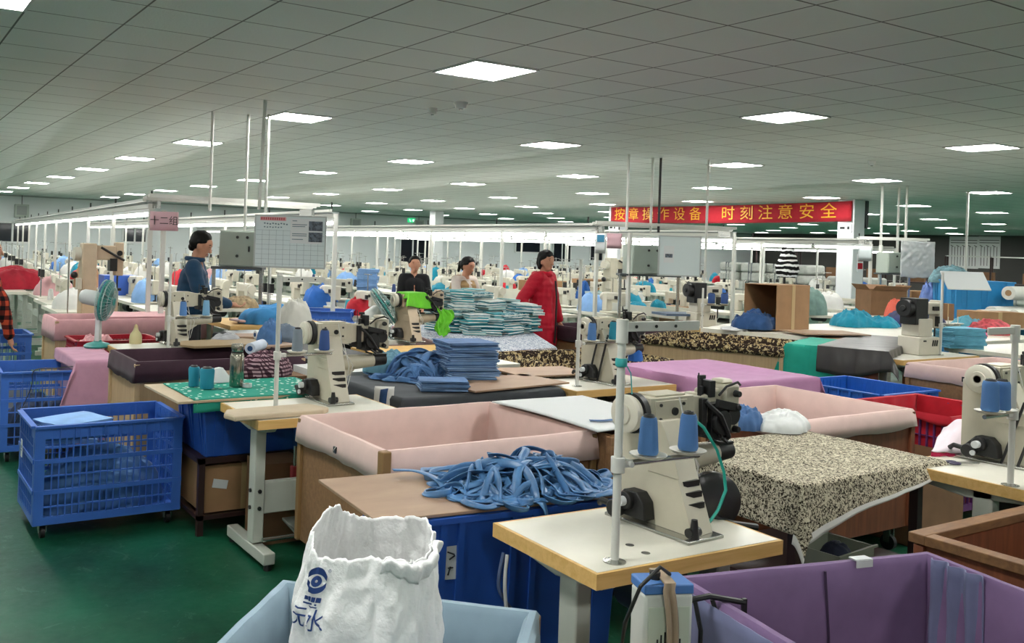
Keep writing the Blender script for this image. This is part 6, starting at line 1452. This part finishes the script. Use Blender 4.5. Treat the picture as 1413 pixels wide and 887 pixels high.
# posts standing at the line ends
for (px_, py_, d_, zt, lab) in [(222, 420, 9.8, 1.98, 'white post under the pink numbered card'), (384, 440, 9.95, 1.36, 'steel post below the grid whiteboard'), (675, 440, 13.2, 1.98, None), (866, 430, 13.0, 1.98, 'white post at the near end of the rail under the banner'), (1213, 415, 16.6, 1.98, 'white post left of the control cabinet at right')]:
    if lab is None: continue
    q = dp(px_, py_, d_); tag(MB().box((q.x, q.y, zt/2), (.05, .05, zt)).build('line_post', pole_w, bevel=.006), lab, 'post')
# numbered cards
def hang_card(label, px_, py_, d_, w, h, m_, name='hanging_card'):
    q = dp(px_, py_, d_); r = thing(name, label, 'card', (q.x, q.y, q.z-h), RZ); MB().grid(lambda a_, b_: (-w/2+a_*w, .004*math.sin(a_*5), b_*h), 8, 4).build('card', m_, r, solid=.004)
    MB().cyl((-w*.35, 0, h), (-w*.35, 0, h+.06), .004, n=6).cyl((w*.35, 0, h), (w*.35, 0, h+.06), .004, n=6).build('string', whitec, r); return r
pkcard = mat('pink_card', '#c9a3aa', .7)
r = hang_card('pink card with black characters hanging at the left rail end', 227, 292, 9.7, .30, .20, pkcard)
me = text_mesh('十二组', .10, 1.0); me.transform(Matrix.Translation((0, -.006, .1)) @ Matrix.Rotation(PI/2, 4, 'X')); o = bpy.data.objects.new('lettering', me); me.materials.append(black); C.objects.link(o); o.parent = r
r = hang_card('pink card hanging at the rail end under the banner', 848, 322, 12.9, .21, .21, pkcard)
r = hang_card('white card with a blue patch hanging left of the pink card under the banner', 829, 322, 12.9, .15, .28, paper); MB().bb((-.05, -.006, .16), (.05, -.002, .26)).build('blue_patch', mat('patch_blue', '#3f84a6', .5), r, smooth=False)
r = hang_card('grey card hanging on the near rail left of the control cabinet at right', 1194, 340, 16.4, .24, .26, mat('card_grey', '#b9c2c2', .6))

# ---------------------------------------------------------------- goods behind the lines, right half
bag_m = cloth('grey_bale_cloth', '#b4b6b0', .1)
bl0 = None
n_b = 0
for (cx, cy, n, rows) in [(24.5, 19.5, 5, 5), (24.8, 18.0, 4, 5), (25.2, 16.2, 4, 4), (27.0, 13.9, 4, 3), (27.4, 12.2, 4, 3)]:
    for i in range(rows):
        for j in range(2):
            pos = (cx+RD.uniform(-.08, .08), cy+j*.78+RD.uniform(-.05, .05), .3*i)
            if bl0 is None:
                bl0 = thing('cloth_bale', 'grey-white wrapped bale stacked in the dark area left of the banner column', 'bale', pos, 0, 'stacked grey-white bales')
                MB().bb((-.45, -.37, .002), (.45, .37, .29)).build('bale', bag_m, bl0, bevel=.07, seg=3); MB().bb((-.455, -.05, .001), (.455, -.02, .295)).bb((-.455, .05, .001), (.455, .08, .295)).build('strap', mat('bale_strap', '#6b7076', .6), bl0, smooth=False)
            else: dup(bl0, pos, RD.uniform(-.12, .12))
q = dp(1087, 352, 19.0)
r = thing('hanging_garment', 'black and white striped garment hanging left of the banner column', 'garment', (q.x, q.y, 1.35), RZ)
MB().grid(lambda a_, b_: ((.19+.05*math.sin(b_*5)-.08*max(0, b_-.7)+.04*nz(a_*4, b_*6))*math.cos(a_*2*PI), (.09)*math.sin(a_*2*PI)+.02*nz(a_*6, b_*4), -.06+b_*.6), 28, 16, wu=True).build('garment', mono, r, solid=.006); MB().tube([(-.12, 0, .54), (0, 0, .6), (.12, 0, .54)], .01).tube([(0, 0, .6), (0, 0, .7)], .008).build('hanger', black, r)
MB().bb((-.02, .12, -1.35), (.02, .16, .72)).bb((-.3, .1, -1.35), (.3, .18, -1.3)).bb((-.2, .12, .68), (.2, .16, .72)).build('stand', blackp, r, smooth=False)
dkm = mat('dark_storage', '#191718', .8)
def shelf_rack(label, loc, rz, L, H, n, m_=None, goods=True):
    r = thing('storage_rack', label, 'rack', loc, rz); m_ = m_ or maroon
    for x in [L*i/max(1, n) for i in range(n+1)]: MB().bb((x-.03, 0, 0), (x+.03, .05, H)).bb((x-.03, .55, 0), (x+.03, .6, H)).build('upright', m_, r, smooth=False)
    for z in (.35, .95, H-.04): MB().bb((-.03, 0, z), (L+.03, .6, z+.04)).build('shelf', m_ if z < H-.1 else pole_w, r, smooth=False)
    return r
q = dp(1275, 420, 25)
ra = shelf_rack('long dark-framed rack with a white top rail below the wall charts', (33.0, 12.0, 0), -1.35, 9.0, 1.55, 6)
rc = [mat('garment_navy', '#232c4a', .8), mat('garment_plum', '#3f2430', .8), cyan, mat('garment_black', '#1b1b1d', .8), redc, card]
for i in range(14):
    s_ = .4+i*.62; a_ = Matrix.Rotation(-1.35, 3, 'Z') @ V((s_, .3, 0))
    o = heap(.6, .5, .3, 300+i, rc[i % 6], 'garment_pile', ['navy', 'plum', 'turquoise', 'black', 'red', 'tan'][i % 6]+' garment pile on the dark rack below the wall charts', 'clothes', (33.0+a_.x, 12.0+a_.y, .992), RD.uniform(0, 3), ['navy', 'plum', 'turquoise', 'black', 'red', 'tan'][i % 6]+' garment piles on the rack', nr=12, nt=22, rough=.7)
# big blue bin group with leaning white board, white rolls, boxes
def rel(px_, py_, d_, z=None):
    q = dp(px_, py_, d_); q.z = 0 if z is None else z; return q
q = rel(1310, 420, 15.5)
tub('large bright blue plastic bin below the wall charts, under the leaning white board', (q.x-.35, q.y-.3, 0), .95, .7, .02, 1.42, mat('bright_blue_bin', '#1f7fb8', .4, nz=(4, .08)), RZ)
q = rel(1334, 420, 15.0)
tub('second bright blue plastic bin just right of the large one', (q.x+.15, q.y-.5, 0), .5, .5, .05, .92, mat('bright_blue_bin', '#1f7fb8', .4), RZ)
heap(.8, .55, .3, 331, mat('mixed_cloth', '#5f8088', .8, nz=(10, .5)), 'cloth_pile', 'mixed grey and teal cloth piled on the large bright blue bin', 'cloth', tuple(rel(1312, 377, 15.8, 1.36)), 0, rough=.9)
q = dp(1338, 400, 14.4); o = MB().bb((-.34, -.01, 0), (.34, .01, .36)).build('white_board', paper, bevel=.003); place(o, (q.x, q.y, q.z), RZ, (-.7, 0)); tag(o, 'white board leaning on the large bright blue bin', 'board')
wr = cloth('white_roll', '#d6d5cd', .05); n_ = 0
for (px_, py_, d_, L_, rr, z) in [(1352, 415, 14.0, 1.1, .10, .91), (1368, 412, 14.8, 1.1, .11, .92), (1375, 395, 15.2, 1.1, .11, 1.22), (1392, 390, 14.8, 1.1, .11, 1.25), (1400, 412, 14.2, 1.1, .1, .91)]:
    q = dp(px_, py_, d_); r = thing('fabric_roll', ['white fabric roll lowest at left in the pile below the charts', 'white fabric roll second from the left in the pile below the charts', 'white fabric roll on top at left of the pile below the charts', 'white fabric roll on top at the right picture edge', 'white fabric roll low at the right picture edge'][n_], 'roll', (q.x, q.y, z), RZ+.5); n_ += 1
    MB().cyl((0, 0, 0), (L_, 0, 0), rr, n=22).build('roll', wr, r); MB().cyl((-.006, 0, 0), (0, 0, 0), rr*.45, n=16).build('core_end', card, r)
plain_table('wide table under the white fabric rolls at right', (13.5, 6.95, 0), 2.9, 1.05, 0, .80, white_top, name='work_table')
bn = ['open brown carton on the white table right of the banner column', 'tan carton behind the open brown carton', 'low tan carton right of the open brown carton', 'flat tan carton under the white rolls at right', 'small tan carton beside the bright blue bin']
for i, (px_, py_, d_, L_, W_, H_, op) in enumerate([(1207, 418, 15.2, .62, .45, .42, True), (1262, 410, 17.0, .8, .5, .36, False), (1278, 418, 16.0, .6, .45, .2, False), (1352, 432, 13.2, .75, .4, .22, False), (1305, 428, 14.5, .2, .2, .26, False)]):
    q = dp(px_, py_, d_); carton(bn[i], (q.x-.1, q.y, .80), L_, W_, H_, RZ+.1, [card_d, card, card, card, card_d][i], open_top=op, tape=not op, flaps=op)
plain_table('white table under the open brown carton, right of the banner column', (12.77, 9.36, 0), 2.6, .9, RZ, .80)
plain_table('long table behind the plain cartons, right of the banner column', (rel(1278, 418, 16.0).x-.25, rel(1278, 418, 16.0).y-.25, 0), 1.5, 1.5, 0, .80, ply)
for (px_, py_, d_, w_, h_, m_, sd, lab) in [(1237, 421, 13.6, .4, .36, mat('coral_cloth', '#d8604c', .7), 341, 'coral red cloth hanging beside the open brown carton'), (1263, 426, 13.2, .95, .26, mat('navy_white', '#2b3056', .8, nz=(5, .9)), 342, 'navy garments spread behind the black-headed machine'), (1285, 396, 16.0, .5, .6, mat('blue_white_bag', '#5f78b4', .6, nz=(6, .4)), 343, 'blue and white bag left of the bright blue bin'), (1336, 428, 12.4, .5, .22, cloth('blue_green_cloth', '#4f8ea0', .15), 344, 'blue-green cloth in front of the white rolls at right'), (1365, 434, 12.2, .7, .2, mat('red_print', '#b3434a', .8, nz=(14, .6)), 345, 'red patterned cloth in front of the white rolls at right'), (1334, 441, 11.6, .6, .12, mat('magenta_cloth', '#a91d5c', .8), 346, 'magenta cloth lying behind the black-headed machine'), (1115, 425, 14.8, .7, .45, mat('grey_green_cloth', '#7d9a93', .8, nz=(6, .3)), 347, 'grey-green cloth heap left of the banner column foot')]:
    q = dp(px_, py_, d_); heap(w_, w_*.7, h_, sd, m_, 'cloth_pile', lab, 'cloth', (q.x, q.y, .782 if q.x < 13.2 and q.y < 8.2 else .80), 0, nr=20, nt=36, rough=.8)
# storage at the dark back right
for (x, y, L_, rz, lab) in [(30.0, 24.0, 6.0, -1.2, 'dark storage rack in the unlit back right of the hall'), (36.0, 20.0, 6.0, -1.2, 'second dark storage rack in the unlit back right of the hall')]:
    rr_ = shelf_rack(lab, (x, y, 0), rz, L_, 2.0, 4)
    for i in range(8):
        s_ = .4+i*.7; a_ = Matrix.Rotation(rz, 3, 'Z') @ V((s_, .3, 0)); carton('brown carton on the dark storage rack in the back right of the hall', (x+a_.x, y+a_.y, .992 if i % 2 else .392), .5, .4, .4, rz, card_d, group='cartons on the dark racks', tape=False)
# goods in the left half among the lines
for (px_, py_, d_, L_, W_, H_, m_, lab) in [(168, 366, 14.0, .5, .4, .24, mat('royal_box', '#2f55a8', .5), 'royal blue box standing on the white machine row at left'), (760, 385, 18.0, .8, .5, .30, card, 'tan carton standing behind the woman in red'), (826, 352, 20.0, .6, .5, .29, card, 'tan carton high behind the blue-patched card')]:
    q = dp(px_, py_, d_); carton(lab, (q.x-L_/2, q.y, .785), L_, W_, max(.2, q.z+H_*.5-.785) if H_ > .3 else .30, 0, m_, tape=False)
for (px_, py_, d_, L_, W_, z0, z1, m_, lab) in [(438, 425, 11.4, .75, .5, .62, .86, blue_pl, 'blue crate standing on a stool below the grid whiteboard'), (500, 442, 10.8, .5, .4, .55, .75, blue_pl, 'small blue crate left of the upward-tilted fan')]:
    q = dp(px_, py_, d_); crate(lab, (q.x-L_/2, q.y, 0), L_, W_, z0, z1, RZ, m_, casters=False, cell=.05)
    plain_table('low stool under the '+lab.split(' standing')[0].split(' left')[0]+(' below the whiteboard' if 'standing' in lab else ' left of the fan'), (q.x-L_/2, q.y, 0), L_, W_, RZ, z0-.002, ply)
q = dp(475, 410, 13.2); tub('white rounded tub under the white machine, left of the woman in black', (q.x-.55, q.y, 0), 1.15, .55, .55, .86, mat('white_tub', '#d3d8da', .35), RZ, ribs=False)
plain_table('white table holding the rounded white tub, left of the woman in black', (q.x-.6, q.y-.05, 0), 1.3, .7, RZ, .548, white_top)
dup(fm0, (q.x-.2, q.y+.3, .862), RZ, 'white flat-bed machine on the rounded white tub left of the woman in black', 'machine on the tub')
q = dp(507, 392, 13.5)
for i in range(9):
    o = folded(.3, .26, .05, skyc, None, i+90).build('folded_shirt', skyc); place(o, (q.x+RD.uniform(-.015, .015), q.y+RD.uniform(-.015, .015), .862+.052*i), RD.uniform(-.1, .1)+RZ); tag(o, 'folded sky blue shirt in the tall stack left of the woman in black', 'shirt', 'stack of sky blue shirts')
plain_table('white table under the stack of sky blue shirts', (q.x-.22, q.y-.2, 0), .48, .46, RZ, .86)
q = dp(775, 410, 11.5)
o = heap(.26, .24, .36, 351, bluec, 'blue_bag', 'bright blue bag standing right of the woman in red', 'bag', (10.46, 11.85, .842), 0, nr=24, nt=36, rough=.4); 
tub('pale blue basin on the table right of the woman in red', (10.26, 11.1, 0), .38, .55, .842, 1.03, mat('pale_basin', '#b9cfd4', .4), -RDIR, ribs=False)
# ---------------------------------------------------------------- world and view
w = bpy.data.worlds.new('world'); S.world = w; w.use_nodes = True
w.node_tree.nodes['Background'].inputs[0].default_value = (.02, .022, .025, 1); w.node_tree.nodes['Background'].inputs[1].default_value = .3
S.view_settings.view_transform = 'Standard'; S.view_settings.look = 'None'; S.view_settings.gamma = 1; S.view_settings.use_curve_mapping = False
S.view_settings.exposure = 0.64
cy = S.cycles; cy.use_denoising = True; cy.max_bounces = 6; cy.diffuse_bounces = 4; cy.glossy_bounces = 3; cy.sample_clamp_indirect = 4
